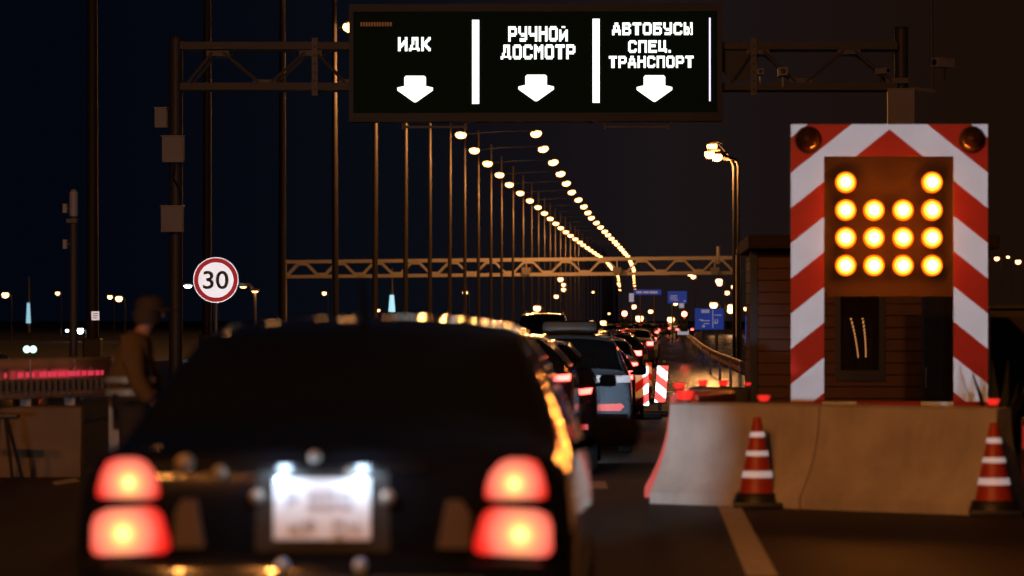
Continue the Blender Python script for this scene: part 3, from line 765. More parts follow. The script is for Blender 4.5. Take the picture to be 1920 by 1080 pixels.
MB().tube([(0, 1.72, 1.44), (0, 1.60, 1.56), (0, 1.52, 1.62)], [.012, .008, .003], 6).build("aerial", BLACK, sedan, True, True)
hx = X(CX, DS)
for sg in (1, -1):
    MB().box((sg * .58, 4.36, .66), (.26, .12, .13), bev=.03).build("headlight", HEADL, sedan, True, True)
    lamp("sedan_headlight", 'SPOT', (hx + sg * .58, DS + 4.50, .66), 5000 if sg > 0 else 900, (.62, .82, 1.0), (hx + sg * .58 + (.75 if sg > 0 else 0), DS + 40, -.15), 11, .9, .06)

# ---- the other cars of the queue
def hatch(L, H, W2, tail=.10, zb=.30, wt=.6, van=False):
    k = .93 if van else .90
    return [(0, zb + .12, .86, 1.00, W2 * .94, W2 * .86), (.04, zb, .92, 1.06, W2 * .985, W2 * .88), (tail + .08, zb - .04, .98, 1.14, W2, W2 * .885),
            (tail + .22, zb - .05, .99, H * .80, W2, wt + .10), (tail + .42, zb - .05, 1.0, H * .965, W2, wt + .03), (tail + .75, zb - .05, 1.0, H * .995, W2, wt), (L * .45, zb - .05, 1.0, H, W2, wt),
            (L * .60, zb - .05, .98, H * .97, W2, wt), (L * .77, zb - .04, .96, 1.10, W2 * .99, W2 * .8), (L * .93, zb, .80, .93, W2 * .95, W2 * .78), (L, zb + .1, .62, .74, W2 * .82, W2 * .66)]
HW = {"rear_window": [(2.25, 4.0, 6.0, 8.0)], "side_window": [(3.6, 5.3, 4.3, 5.7), (5.4, 7.0, 4.3, 5.7)], "windscreen": [(7.1, 7.95, 6.3, 8.0)]}
def box_poly(x0, x1, z0, z1, sk=0.0): return [(x0, z0), (x1, z0), (x1, z1), (x0 + sk, z1)]
# dark minivan
dA = 31.0
car("car", "dark low car just ahead of the black sedan with its right tail light lit", "car", .90, hatch(4.5, 1.37, .90, wt=.62), HW, mat("black_van_paint", (.006, .006, .008), .14, coat=.6, noise=0, rnoise=.02), (X(889, dA), dA, gz(dA)),
    tails=[("tail_light", [(.72, .94), (.87, .945), (.88, 1.0), (.74, .99)], .02, .05, TAIL, True)], plate=(.72, .5, .11, -.004), wheels=(.33, .8, 3.7), mirrors=(3.0, 1.08))
van, _ = car("car", "tall dark van with roof rails in the left lane beyond the silver suv", "car", .86, hatch(4.7, 2.06, .86, van=True, wt=.70), HW, MATS["black_van_paint"], (X(1017, 112), 112, gz(112)),
    tails=[("tail_light", [(.70, 1.0), (.83, 1.0), (.83, 1.25), (.74, 1.25)], .02, .05, TAILDIM, True)], plate=(.72, .5, .11, -.004), wheels=(.34, .8, 3.7), rails=(.75, 3.1, .62, 2.08))
dB = 38.5
car("car", "dark hatchback with a lit tail light in front of the silver suv", "car", .90, hatch(4.3, 1.50, .90, wt=.60), HW, mat("black_hatch_paint", (.010, .005, .006), .13, coat=.6, noise=0, rnoise=.02), (X(970, dB), dB, gz(dB)),
    tails=[("tail_light", [(.67, .89), (.83, .905), (.85, .97), (.69, .955)], .02, .05, TAIL, True), ("reflector", box_poly(.62, .80, .50, .56), .0, .03, TAILDIM, True)], plate=(.70, .5, .11, -.004), wheels=(.32, .75, 3.4), mirrors=(1.75, 1.02))
for sx_ in (-.55, .55): lamp('hatchback_headlight', 'SPOT', (X(970, dB) + sx_, dB + 4.36, gz(dB) + .72), 260, (.78, .90, 1.0), (X(970, dB) + sx_ + .3, dB + 14, gz(dB) + .9), 80, .6, .05)
dC = 47.0
suv, _ = car("car", "silver blue suv with roof rails beside the striped hazard boards", "car", .90, hatch(4.5, 1.64, .90, wt=.63, zb=.34), HW, mat("silver_blue_paint", (.11, .17, .23), .28, .35, coat=.5, noise=.03), (X(1062, dC), dC, gz(dC)),
    tails=[("tail_light", [(.40, .985), (.88, .99), (.89, 1.09), (.42, 1.09)], .04, .06, mat("unlit_tail_lens", (.10, .008, .010), .25), True), ("reflector", [(.22, .60), (.74, .60), (.80, .66), (.76, .70), (.28, .69)], -.0, .05, TAILDIM, False),
           ("bumper_shield", [(-.8, .30), (.8, .30), (.84, .56), (-.84, .56)], .0, .03, mat("matte_bumper_plastic", (.008, .008, .009), .95, spec=.1), False)], plate=(.80, .5, .11, -.004), wheels=(.35, .8, 3.5), mirrors=(2.6, 1.12), rails=(.7, 2.9, .62, 1.67))
MB().box((.02, 1.7, 1.74), (.80, 1.3, .20), bev=.09).build("roof_box", BLACK, suv, True, True)
mm = MB(); mm.lathe([(.001, .13), (.07, .10), (.1, .0), (.07, -.1), (.001, -.13)], (.42, 1.2, 1.27), 12); mm.box((.40, 1.25, 1.08), (.34, .2, .30), bev=.09)
mm.build("headrest", mat("lime_vest_cloth", (.25, .50, .05), .8), suv, True, True)
# far queue
far = {}
for nm, colr, H, wt in (("dark", (.02, .02, .025), 1.45, .60), ("white", (.55, .56, .58), 1.50, .62), ("grey", (.10, .11, .12), 1.65, .66)):
    far[nm] = (colr, H, wt)
qx = lambda d: X(1192, 58) - .88 + (d - 58) * .0045
defs = [(57, "dark", "dark car in the queue just beyond the silver suv"), (68, "white", "white car just left of the striped hazard boards"), (80, "dark", "dark car with lit tail lights behind the hazard boards"),
        (95, "dark", "dark low car in the queue beyond the hazard boards"), (112, "dark", "dark car in the middle of the far queue"), (135, "white", "white car in the middle of the far queue"),
        (165, "dark", "small dark car far along the queue"), (200, "grey", "small grey van near the far end of the queue"), (250, "dark", "tiny dark car near the far end of the queue"), (310, "white", "tiny white car at the very end of the queue")]
built = {}
for d, nm, lab in defs:
    colr, H, wt = far[nm]
    if nm not in built:
        o, _ = car("car", lab, "car", .88, hatch(4.3, H, .88, wt=wt), HW, mat("queue_paint_" + nm, colr, .25, coat=.5, noise=.03), (qx(d), d, gz(d)), group="cars queueing far down the lane", nu=3, nv=2,
                   tails=[("tail_light", box_poly(.60, .84, .86, 1.0), .03, .05, emis("far_tail_red", (1, .06, .05), 14), True), ("brake_light", box_poly(-.11, .11, H * .935, H * .955), .42, .12, TAILDIM, False)], plate=(.72, .5, .11, -.004))
        built[nm] = o
    else:
        o = copy_tree(built[nm]); o.location = (qx(d) + random.uniform(-.35, .2), d + random.uniform(-2, 2), gz(d)); o.rotation_euler.z = R(random.uniform(-3, 3)); o["label"] = lab
for px, d, nm, lab in ((1188, 215, "dark", "dark car with two red lights in the left far lane"), (1160, 160, "grey", "grey van in the left lane above the silver suv"), (1214, 260, "white", "pale car beside the far end of the queue"), (1284, 330, "dark", "small dark car alone in the right far lane"), (1176, 240, "white", "pale car deep in the left far lane below the red signal"), (1196, 290, "dark", "tiny dark car between the two far lanes"), (1206, 350, "grey", "tiny grey car under the long narrow blue sign"), (1262, 420, "white", "tiny pale car beyond the right far lane"), (1243, 380, "dark", "tiny dark car past the end of the queue"), (1150, 130, "dark", "dark car in the left lane just over the roof of the silver suv")):
    o = copy_tree(built[nm]); o.location = (X(px, d), d, gz(d)); o["label"] = lab; o["group"] = "cars in other far lanes"
# parked car beyond the left guardrail
dP = 47.0
pk = copy_tree(built["dark"]); pk["label"] = "parked car whose roof shows above the left guardrail"; del pk["group"]; pk.location = (X(62, dP), dP, gz(dP)-.02); pk.rotation_euler.z = R(86); 
for ch in list(pk.children):
    if ch.name.startswith(("tail_light", "brake_light")): bpy.data.objects.remove(ch, do_unlink=True)

# ================================================================== CONCRETE BARRIERS, CONES, RED LAMPS
YW = -R(31)
def edge_d(py, z=0.0): return (CH - z) * F / (py - HOR)
# base front line runs from (1215,945) on the left to (1830,966) on the right
A = G(1213, 944); Mid = G(1502, 954); B = G(1832, 967)
dirv = (B - A); ang = math.atan2(dirv.y, dirv.x); nrm = Vector((math.sin(ang), -math.cos(ang), 0))
BASE = .42; HB = .795
for p, q, lab in ((A, Mid, "concrete barrier on the left of the pair with a pale headlight patch"), (Mid, B, "concrete barrier on the right of the pair below the striped arrow board")):
    c = (p + q) / 2 - nrm * BASE; l = (q - p).length
    jersey("concrete_barrier", lab, c.x, c.y, l - .012, ang, 0, HB, CONC, .09, BASE, "concrete barriers in front of the arrow board")
def bar_top(px):
    f = (X(px, 26) - X(1265, 26)) / (X(1862, 26) - X(1265, 26)); p = A.lerp(B, f) - nrm * BASE; return Vector((p.x, p.y, HB))
REDPL = mat("red_plastic_barrier", (.55, .06, .04), .45, noise=.1)
q = P(1243, 900, 27.9)
jersey("plastic_barrier", "red plastic barrier showing behind the left end of the concrete", q.x + .34, 28.5, 1.3, R(75), gz(28.5), .86, REDPL, .09, .34)
t = thing("plastic_barrier", "black water filled barrier behind the left concrete barrier", "barrier", (X(1345, 36), 36, gz(36)))
z1 = Z(726, 36); x0, x1 = X(1292, 36), X(1406, 36)
MB().box(((x0 + x1) / 2, 36, (z1 + gz(36)) / 2), (x1 - x0, .42, z1 - gz(36)), bev=.05).build("block", BLACK, t, True)
MB().box(((x0 + x1) / 2, 36, gz(36) + .05), (x1 - x0 + .1, .6, .1), bev=.02).build("foot", BLACK, t, True)
REDL = emis("red_warning_lens", (1, .03, .02), .85)
def red_lamp(px, d, zb, w, lab, rz=0.0):
    x = X(px, d); t = thing("warning_lamp", lab, "warning lamp", (x, d, zb), "red warning lamps on the barriers", rz)
    h = w * .62
    MB().lathe([(.001, h), (w * .5, h), (w * .47, h * .75), (w * .33, .018), (.001, .016)], (0, 0, 0), 14).build("lens", REDL, t, True, True)
    MB().lathe([(w * .36, .0), (w * .38, .016), (.001, .017)], (0, 0, 0), 14).build("lamp_base", BLACK, t, True, True)
p = bar_top(1284); red_lamp(1284, p.y, HB, .145, "red warning lamp on the left end of the concrete barrier")
p = bar_top(1432); red_lamp(1432, p.y, HB, .10, "red warning lamp on the concrete left of the arrow board")
p = bar_top(1860); red_lamp(1862, p.y, HB, .10, "dim red warning lamp at the right end of the concrete barriers")
for px, lab in ((1318, "left of the two red warning lamps on the black barrier"), (1357, "right of the two red warning lamps on the black barrier")): red_lamp(px, 36, z1, .115, lab)
red_lamp(1273, 28.75, gz(28.5) + .86, .10, "red warning lamp standing on the red plastic barrier")
red_lamp(1402, 36.1, z1, .075, "small red warning lamp at the dark edge of the cabin")

ORANGE = mat("cone_orange", (.36, .034, .010), .5, noise=.12); CONEW = retro("cone_white_band", (.62, .62, .64), (.7, .75, .8), .6)
def cone(px, py_base, py_top, label):
    g = G(px, py_base); d = g.y; h = Z(py_top, d) - 0
    t = thing("traffic_cone", label, "traffic cone", (g.x, d, 0), "orange cones in front of the barriers")
    prof = lambda z: .165 - (.165 - .028) * z / h
    MB().box((0, 0, .022), (.38, .38, .044), bev=.015).build("base", BLACK, t, True, True)
    MB().lathe([(.19, .044), (.172, .10), (.160, .115)], (0, 0, 0), 24).build("foot_ring", BLACK, t, True, True)
    MB().lathe([(prof(.10), .10), (prof(h * .5), h * .5), (.030, h - .01), (.022, h), (.001, h)], (0, 0, 0), 24).build("cone_body", ORANGE, t, True, True)
    for f in (.37, .60, .81):
        z = h * f; hh = .026 if f < .5 else .020
        MB().lathe([(prof(z - hh) + .003, z - hh), (prof(z + hh) + .003, z + hh)], (0, 0, 0), 24).build("reflective_band", CONEW, t, True, True)
cone(1420, 951, 782, "orange traffic cone with three white bands at the joint of the barriers")
cone(1864, 966, 792, "orange traffic cone at the right end of the barriers in shade")

# ================================================================== ARROW BOARD TRAILER
D6 = 35.5
def p6(px, py): q = P(px, py, D6); return (q.x, q.z)
cx6, _ = p6(1667, 600)
t = thing("arrow_board", "striped red and white arrow board trailer with fourteen lit amber lamps", "arrow board", (cx6, D6, gz(D6)))
def clip(poly, f):     # keep f(p) >= 0
    r = []
    for i, p in enumerate(poly):
        q = poly[(i + 1) % len(poly)]; a, b = f(p), f(q)
        if a >= 0: r.append(p)
        if (a >= 0) != (b >= 0):
            k = a / (a - b); r.append((p[0] + (q[0] - p[0]) * k, p[1] + (q[1] - p[1]) * k))
    return r
regs = [[(1483, 233), (1852, 233), (1852, 293), (1483, 293)], [(1483, 293), (1545, 293), (1545, 760), (1483, 760)], [(1788, 293), (1852, 293), (1852, 760), (1788, 760)]]
# chevron stripes: on the left half y + .80 x is constant along a stripe's edge, mirrored on the right
RP, WP = MB(), MB(); per = 133.0; kk = .80
redp, whitep = [], []
for reg in regs:
    for side in (0, 1):
        half = clip(reg, (lambda p: 1667.5 - p[0]) if side == 0 else (lambda p: p[0] - 1667.5))
        if len(half) < 3: continue
        fn = (lambda p: p[1] + kk * (p[0] - 1483)) if side == 0 else (lambda p: p[1] + kk * (1852 - p[0]))
        # left edge changes at y: white 233-258, red 258-323, white 323-388 ...
        k = -3
        while k < 12:
            y0 = 258 + k * 66.0; y1 = y0 + 66.0
            pc = clip(clip(half, lambda p: fn(p) - y0), lambda p: y1 - fn(p))
            if len(pc) >= 3:
                # drop slivers
                ar = abs(sum(pc[i][0] * pc[(i + 1) % len(pc)][1] - pc[(i + 1) % len(pc)][0] * pc[i][1] for i in range(len(pc)))) / 2
                if ar > 1: (RP if k % 2 == 0 else WP).plate([p6(*p) for p in pc], D6 - .006, D6 - .001)
            k += 1
WP.build("white_stripes", retro("board_white_sheeting", (.09, .10, .12), (.66, .82, 1.0), 1.05), t); RP.build("red_stripes", retro("board_red_sheeting", (.16, .010, .007), (.24, .008, .007)), t)
m = MB()
for reg in regs:
    xs_ = [p6(*p) for p in reg]; x0 = min(a for a, b in xs_); x1 = max(a for a, b in xs_); z0 = min(b for a, b in xs_); z1_ = max(b for a, b in xs_)
    m.box(((x0 + x1) / 2, D6 + .02, (z0 + z1_) / 2), (x1 - x0, .04, z1_ - z0 - .002))
m.build("frame_panel", mat("board_backing", (.2, .2, .2), .5, .4), t)
x0, z0 = p6(1545, 556); x1, z1_ = p6(1788, 293)
LAMPP = mat("lamp_glow_panel", (.045, .017, .008), .65, noise=.2, scale=25)
MB().box(((x0 + x1) / 2, D6 + .05, (z0 + z1_) / 2), (x1 - x0, .02, z1_ - z0 )).build("glow_panel", LAMPP, t)  # panel added behind the lamps to carry their orange glow
AMB = [(0, (34, 20, 7)), (.42, (18, 7.5, 1.2)), (.62, (7, 2.0, .13)), (.82, (2.8, .58, .015)), (1.0, (1.2, .19, .003))]
for r_, py in enumerate((342, 394, 446, 498)):
    for c_, px in enumerate((1585.5, 1638.5, 1693, 1747.5)):
        if r_ == 0 and c_ in (1, 2): continue
        x, z = p6(px, py); rr = .108
        hs = MB().lathe([(rr * 1.02, .045), (rr * 1.06, .0), (rr * 1.02, -.02), (rr, -.02), (rr, .03)], (x, D6 - .0, z), 22, 'Y').build("lamp_housing", mat('amber_halo_ring', (.42, .14, .02), .35), t, True)  # ring coloured amber so each lamp gets a halo of glow
        o = MB().lathe([(rr * 1.0, 0), (rr * .92, -.022), (rr * .7, -.048), (rr * .4, -.066), (.001, -.072)], (0, 0, 0), 22, 'Y').build("lamp_lens", MATS.setdefault("amber_lens", None) or MATS.__setitem__("amber_lens", lens("amber_lamp_lens", [(0, 0, rr)], AMB)) or MATS["amber_lens"], hs, True, True)
        o.location = Vector((x, D6 - .015, z)) - t.location
        lamp('amber_light', 'POINT', (x, D6 - .105, z), 6.5, (1, .22, .012), soft=.02)
AMBD = mat("amber_beacon_dome", (.05, .020, .010), .08, noise=.2, coat=.5)
for px, rot in ((1515, 0), (1822, 0)):
    x, z = p6(px, 262); bk = MB().lathe([(.001, 0), (.135, 0), (.14, -.03), (.125, -.035)], (x, D6 - .006, z), 24, 'Y').build("beacon", BLACK, t, True)
    MB().lathe([(.122, -.035), (.115, -.08), (.08, -.12), (.04, -.14), (.001, -.145)], (x, D6 - .006, z), 24, 'Y').build("beacon_dome", AMBD, bk, True)
# bottom bar, mast, trailer bed, wheels
for a, b, M_ in ((1483, 1540, 0), (1540, 1604, 1), (1604, 1640, 0), (1640, 1724, 0), (1724, 1784, 1), (1784, 1852, 0)):
    xa, za = p6(a, 762); xb, zb = p6(b, 754); MB().box(((xa + xb) / 2, D6 - .16, (za + zb) / 2 - .03), (xb - xa - .002, .06, .12)).build('white_tail_bar' if M_ else 'red_tail_bar', MATS['board_white_sheeting' if M_ else 'board_red_sheeting'], t)
zb_ = Z(775, D6)
MB().box((cx6, D6 + 1.0, zb_ - .08), (2.0, 2.6, .12), bev=.02).build("trailer_bed", DARKSTEEL, t)
for px in (1514, 1820): xx, _ = p6(px, 600); MB().bar((xx, D6 + .09, zb_ - .05), (xx, D6 + .09, Z(560, D6)), .06, .05).build("support_mast", DARKSTEEL, t)
MB().bar((cx6, D6 + 2.3, zb_ - .08), (cx6, D6 + 3.6, zb_ - .1), .1, .1).build("drawbar", DARKSTEEL, t)
for sg in (1, -1):
    w_ = MB().lathe([(.19, -.09), (.29, -.09), (.32, -.05), (.32, .05), (.29, .09), (.19, .09)], (cx6 + sg * 1.1, D6 + 1.1, gz(36) + .32), 18, 'X').build("wheel", TYRE, t, True)
    MB().lathe([(.001, sg * .05), (.19, sg * .06)], (cx6 + sg * 1.1, D6 + 1.1, gz(36) + .32), 14, 'X').build("rim", RIM, w_)

# ================================================================== CABIN
D7 = 42.0; gC = gz(D7)
xL, xR = X(1420, D7), X(1850, D7); zT = Z(470, D7)
t = thing("guard_cabin", "dark brown boarded cabin with a window behind the arrow board", "cabin", ((xL + xR) / 2, D7, gC))
WOOD = mat("brown_cladding", (.085, .034, .018), .6, noise=.3, scale=5, bump=.1)
wx0, wx1, wz0, wz1 = X(1576, D7), X(1648, D7), Z(694, D7), Z(552, D7)
dx0, dx1, dz1 = X(1728, D7), X(1788, D7), Z(552, D7)
m = MB(); bh = .145; z = gC; i = 0
while z < zT - .02:
    h = min(bh, zT - z) - .012; zc = z + h / 2
    segs = [(xL, xR)]
    if z + h > wz0 and z < wz1: segs = [(xL, wx0), (wx1, xR)]
    if z < dz1:
        ns = []
        for a, b in segs:
            if a < dx0 < b: ns += [(a, dx0), (dx1, b)]
            else: ns.append((a, b))
        segs = ns
    for a, b in segs: m.box(((a + b) / 2, D7 - .012, zc), (b - a, .024, h))
    for xx in (xL, xR): m.box((xx + (.012 if xx == xR else -.012), D7 + 2.0, zc), (.024, 4.0, h))
    z += bh; i += 1
m.build("cladding", WOOD, t)
m = MB()
DK = mat("cabin_shell", (.02, .012, .009), .8)
for a, b, c_, d_ in ((xL, wx0, gC, zT), (wx1, dx0, gC, zT), (dx1, xR, gC, zT), (wx0, wx1, gC, wz0), (wx0, wx1, wz1, zT), (dx0, dx1, dz1, zT)): m.box(((a + b) / 2, D7 + .04, (c_ + d_) / 2), (b - a, .05, d_ - c_))
for xx in (xL + .05, xR - .05): m.box((xx, D7 + 2, (gC + zT) / 2), (.05, 3.9, zT - gC))
m.box(((xL + xR) / 2, D7 + 3.98, (gC + zT) / 2), (xR - xL, .05, zT - gC)); m.build("wall_shell", DK, t)
rf = MB().box(((xL + xR) / 2, D7 + 1.9, zT + .10), (xR - xL + .24, 4.5, .17), bev=.02).build("roof", mat("cabin_roof", (.02, .010, .007), .8), t)
MB().box((xL - .045, D7 - .02, (gC + zT) / 2), (.09, .09, zT - gC)).build("corner_trim", mat("blue_grey_trim", (.02, .03, .05), .6), t)
WG = mat("cabin_window_glass", (.02, .016, .012), .0, spec=.9, noise=0, rnoise=0)
wzm = (wz0 + wz1) / 2; tl = math.tan(R(.95)); mb_ = MB().box(((wx0 + wx1) / 2, D7 + .03, wzm), (wx1 - wx0, .012, wz1 - wz0))
for v in mb_.v: v.y += (v.z - wzm) * tl          # the pane leans inwards at the top
g = mb_.build("window", WG, t)
m = MB(); fw = .07
for a, b, c_, d_ in ((wx0 - fw, wx1 + fw, wz1, wz1 + fw), (wx0 - fw, wx1 + fw, wz0 - .13, wz0), (wx0 - fw, wx0, wz0, wz1), (wx1, wx1 + fw, wz0, wz1)): m.box(((a + b) / 2, D7 - .035, (c_ + d_) / 2), (b - a, .045, d_ - c_))
m.build("frame", mat("black_window_frame", (.012, .011, .010), .4), g)
dr = MB().box(((dx0 + dx1) / 2, D7 + .03, (gC + dz1) / 2), (dx1 - dx0, .04, dz1 - gC)).build("door", mat("dark_cabin_door", (.018, .014, .012), .2, spec=.7), t)
MB().tube([(dx0 + .05, D7 - .03, gC + 1.0), (dx0 + .05, D7 - .03, gC + 1.25)], .012, 8).build("handle", RIM, dr)
lampx = X(1748, D7 + .0)
# pale wall at the right edge
xa = X(1856, 50); zt = Z(578, 50)
t = thing("site_wall", "plain grey brown wall panel at the right edge behind the arrow board", "wall", (xa, 50, gz(50)))
MB().box((xa + 2.5, 50, (zt + gz(50)) / 2), (5, .12, zt - gz(50))).build("wall_panel", mat("grey_hoarding", (.11, .085, .06), .8, noise=.12, scale=2), t)
m = MB(); m.box((xa + 2.5, 49.95, zt + .02), (5.06, .26, .05)); m.build("wall_cap", DARKSTEEL, t)
# dark spiky plant behind right end of barriers
p = P(1872, 752, 30.0)
t = thing("spiky_plant", "black spiky leafed plant silhouette right of the arrow board", "plant", (p.x, 30, gz(30)))
m = MB(); LEAF = mat("dark_leaf", (.012, .016, .008), .6)
for k in range(26):
    a = random.uniform(0, 6.28); ln = random.uniform(.45, 1.0); b0 = Vector((p.x + .06 * math.cos(a), 30 + .06 * math.sin(a), gz(30) + random.uniform(.1, .45)))
    tip = b0 + Vector((math.cos(a) * ln * .42 * random.uniform(.3, 1), math.sin(a) * ln * .42, ln * random.uniform(.6, .85))); mid = b0.lerp(tip, .5) + Vector((0, 0, .05))
    sd = Vector((-math.sin(a), math.cos(a), 0)) * .035
    m.add([b0 - sd * .5, b0 + sd * .5, mid + sd, mid - sd, tip], [(0, 1, 2, 3), (3, 2, 4)])
m.build("leaves", LEAF, t); MB().tube([(p.x, 30, gz(30)), (p.x, 30, gz(30) + .55)], [.06, .04], 7).build("stem", LEAF, t)
p = P(1919, 818, 30.5)
t = thing("plastic_barrier", "red plastic barrier end just entering at the right edge", "barrier", (p.x + .35, 30.5, gz(30)))
MB().box((p.x + .42, 30.5, (p.z + gz(30)) / 2 + .05), (.85, .4, p.z - gz(30) + .25), bev=.05).build("block", mat("dim_red_plastic", (.30, .03, .02), .5), t, True)
MB().box((p.x + .02, 30.28, p.z), (.10, .03, .20)).build("reflector", TAILDIM, t)

# ================================================================== HAZARD BOARDS
def hazard(px0, px1, py0, py1, d, label, tilt=0.0, mirror=False):
    a, b = P(px0, py0, d), P(px1, py1, d); w, h = b.x - a.x, a.z - b.z
    t = thing("hazard_board", label, "hazard board", ((a.x + b.x) / 2, d, gz(d)), "striped hazard boards")
    z0 = b.z - gz(d)
    rect = [(-w / 2, z0), (w / 2, z0), (w / 2, z0 + h), (-w / 2, z0 + h)]
    rm, wm = MB(), MB(); sg = -1 if mirror else 1; per = h / 4.2
    def sh(p): return (p[0] + (p[1] - z0) * tilt, p[1])
    for k in range(-3, 8):
        f = lambda p: p[1] - sg * p[0] * .75 - z0 + .02
        pc = clip(clip(rect, lambda p: f(p) - k * per), lambda p: (k + 1) * per - f(p))
        if len(pc) >= 3: (rm if k % 2 == 0 else wm).plate([sh(p) for p in pc], -.004, .0)
    rm.build("red_stripes", RR2, t, local=True); wm.build("white_stripes", WR2, t, local=True)
    MB().plate([sh(p) for p in [(-w / 2 - .01, z0 - .01), (w / 2 + .01, z0 - .01), (w / 2 + .01, z0 + h + .01), (-w / 2 - .01, z0 + h + .01)]], .001, .03).build("panel", mat("orange_plastic_back", (.5, .2, .05), .5), t, local=True)
    MB().box((0, .02, z0 / 2), (.07, .05, z0)).build("post", BLACK, t, local=True)
    MB().box((0, .02, .05), (.75, .40, .10), bev=.03).build("foot", BLACK, t, True, True)
WR2 = retro("hazard_white_sheeting", (.7, .7, .72), (1, 1, 1), 1.6); RR2 = retro("hazard_red_sheeting", (.5, .03, .02), (.72, .035, .025), 1.4)
hazard(1190, 1216, 688, 760, 64, "white hazard board with red slanted bars beside the silver suv")
hazard(1227, 1247, 686, 754, 66, "tilted hazard board with red slanted bars in the orange frame", .09, True)
hazard(1211, 1222, 680, 736, 76, "narrow hazard board half hidden between two nearer ones", 0, True)

# ================================================================== FAR SIGNS AND SIGNALS
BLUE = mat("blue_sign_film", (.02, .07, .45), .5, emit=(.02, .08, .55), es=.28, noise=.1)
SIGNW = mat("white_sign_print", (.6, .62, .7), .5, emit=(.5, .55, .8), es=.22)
def blue_sign(px0, py0, px1, py1, d, label, marks, legs=2):
    a, b = P(px0, py0, d), P(px1, py1, d); t = thing("direction_sign", label, "road sign", ((a.x + b.x) / 2, d, gz(d)), "blue direction signs")
    MB().box(((a.x + b.x) / 2, d, (a.z + b.z) / 2), (b.x - a.x, .12, a.z - b.z), bev=.04).build("panel", BLUE, t)
    m = MB()
    for x, z, w, h in marks: m.box((a.x + (b.x - a.x) * x, d - .075, b.z + (a.z - b.z) * z), ((b.x - a.x) * w, .02, (a.z - b.z) * h))
    m.build("sign_print", SIGNW, t)
    for k in range(legs):
        x = a.x + (b.x - a.x) * ((k + .5) / legs if legs > 1 else .5); MB().tube([(x, d + .1, gz(d)), (x, d + .1, (a.z + b.z) / 2)], .09, 8).build("leg", STEEL, t)
blue_sign(1303, 578, 1357, 618, 190, "largest blue direction sign with a white route map", [(.36, .86, .28, .16), (.62, .5, .03, .85), (.8, .68, .26, .04), (.36, .42, .3, .05), (.2, .46, .14, .04), (.72, .30, .12, .04), (.78, .40, .03, .2), (.7, .39, .03, .2), (.4, .28, .2, .04), (.3, .16, .1, .1)])
blue_sign(1252, 546, 1288, 569, 300, "smaller square blue sign above the queue right of the lamps", [(.32, .62, .36, .08), (.3, .45, .4, .07), (.35, .28, .4, .07), (.88, .2, .1, .12)])
blue_sign(1188, 543, 1240, 553, 380, "long narrow blue sign over the far road", [(.2, .5, .2, .4), (.45, .5, .2, .35), (.72, .5, .28, .4)])
blue_sign(1397, 592, 1410, 645, 90, "blue sign edge beside the cabin corner", [(.5, .9, .5, .04)], 1)
def small_sign(px, py, w, h, d, lab, M_):
    a = P(px, py, d); s_ = d / F; t = thing("small_sign", lab, "road sign", (a.x, d, gz(d)))
    MB().box((a.x, d, a.z), (w * s_, .06, h * s_), bev=.02).build("plate", M_, t); MB().tube([(a.x, d + .06, gz(d)), (a.x, d + .06, a.z)], .05, 8).build("post", STEEL, t)
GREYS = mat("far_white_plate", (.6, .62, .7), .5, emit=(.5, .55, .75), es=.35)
small_sign(1184, 558, 9, 16, 260, "pale upright plate beside the long narrow blue sign", GREYS)
small_sign(1278, 573, 9, 9, 270, "small pale plate below the square blue sign", GREYS)
REDSIG = emis("red_signal_lens", (1, .09, .04), 30); DARKL = mat("unlit_signal_lens", (.02, .03, .02), .2)
def signal(px, py, d, lab):
    a = P(px, py, d); t = thing("traffic_light", lab, "traffic light", (a.x, d, gz(d)), "red traffic lights over the lanes")
    MB().box((a.x, d, a.z - .28), (.34, .22, .96), bev=.05).build("housing", BLACK, t)
    for k, M_ in enumerate((REDSIG, DARKL, DARKL)):
        MB().lathe([(.001, -.03), (.10, -.015), (.13, .02)], (a.x, d - .12, a.z - .29 * k), 16, 'Y').build("red_lens" if k == 0 else "dark_lens", M_, t)
    MB().tube([(a.x, d + .14, gz(d)), (a.x, d + .14, a.z + .2)], .05, 8).build("post", STEEL, t)
    MB().box((a.x - .05, d - .03, a.z - 1.0 + .2), (.5, .05, .22)).build("arrow_plate", BLUE if px < 1200 else GREYS, t)
signal(1171, 588, 150, "left red traffic light above the far queue"); signal(1283, 589, 150, "right red traffic light under the square blue sign")

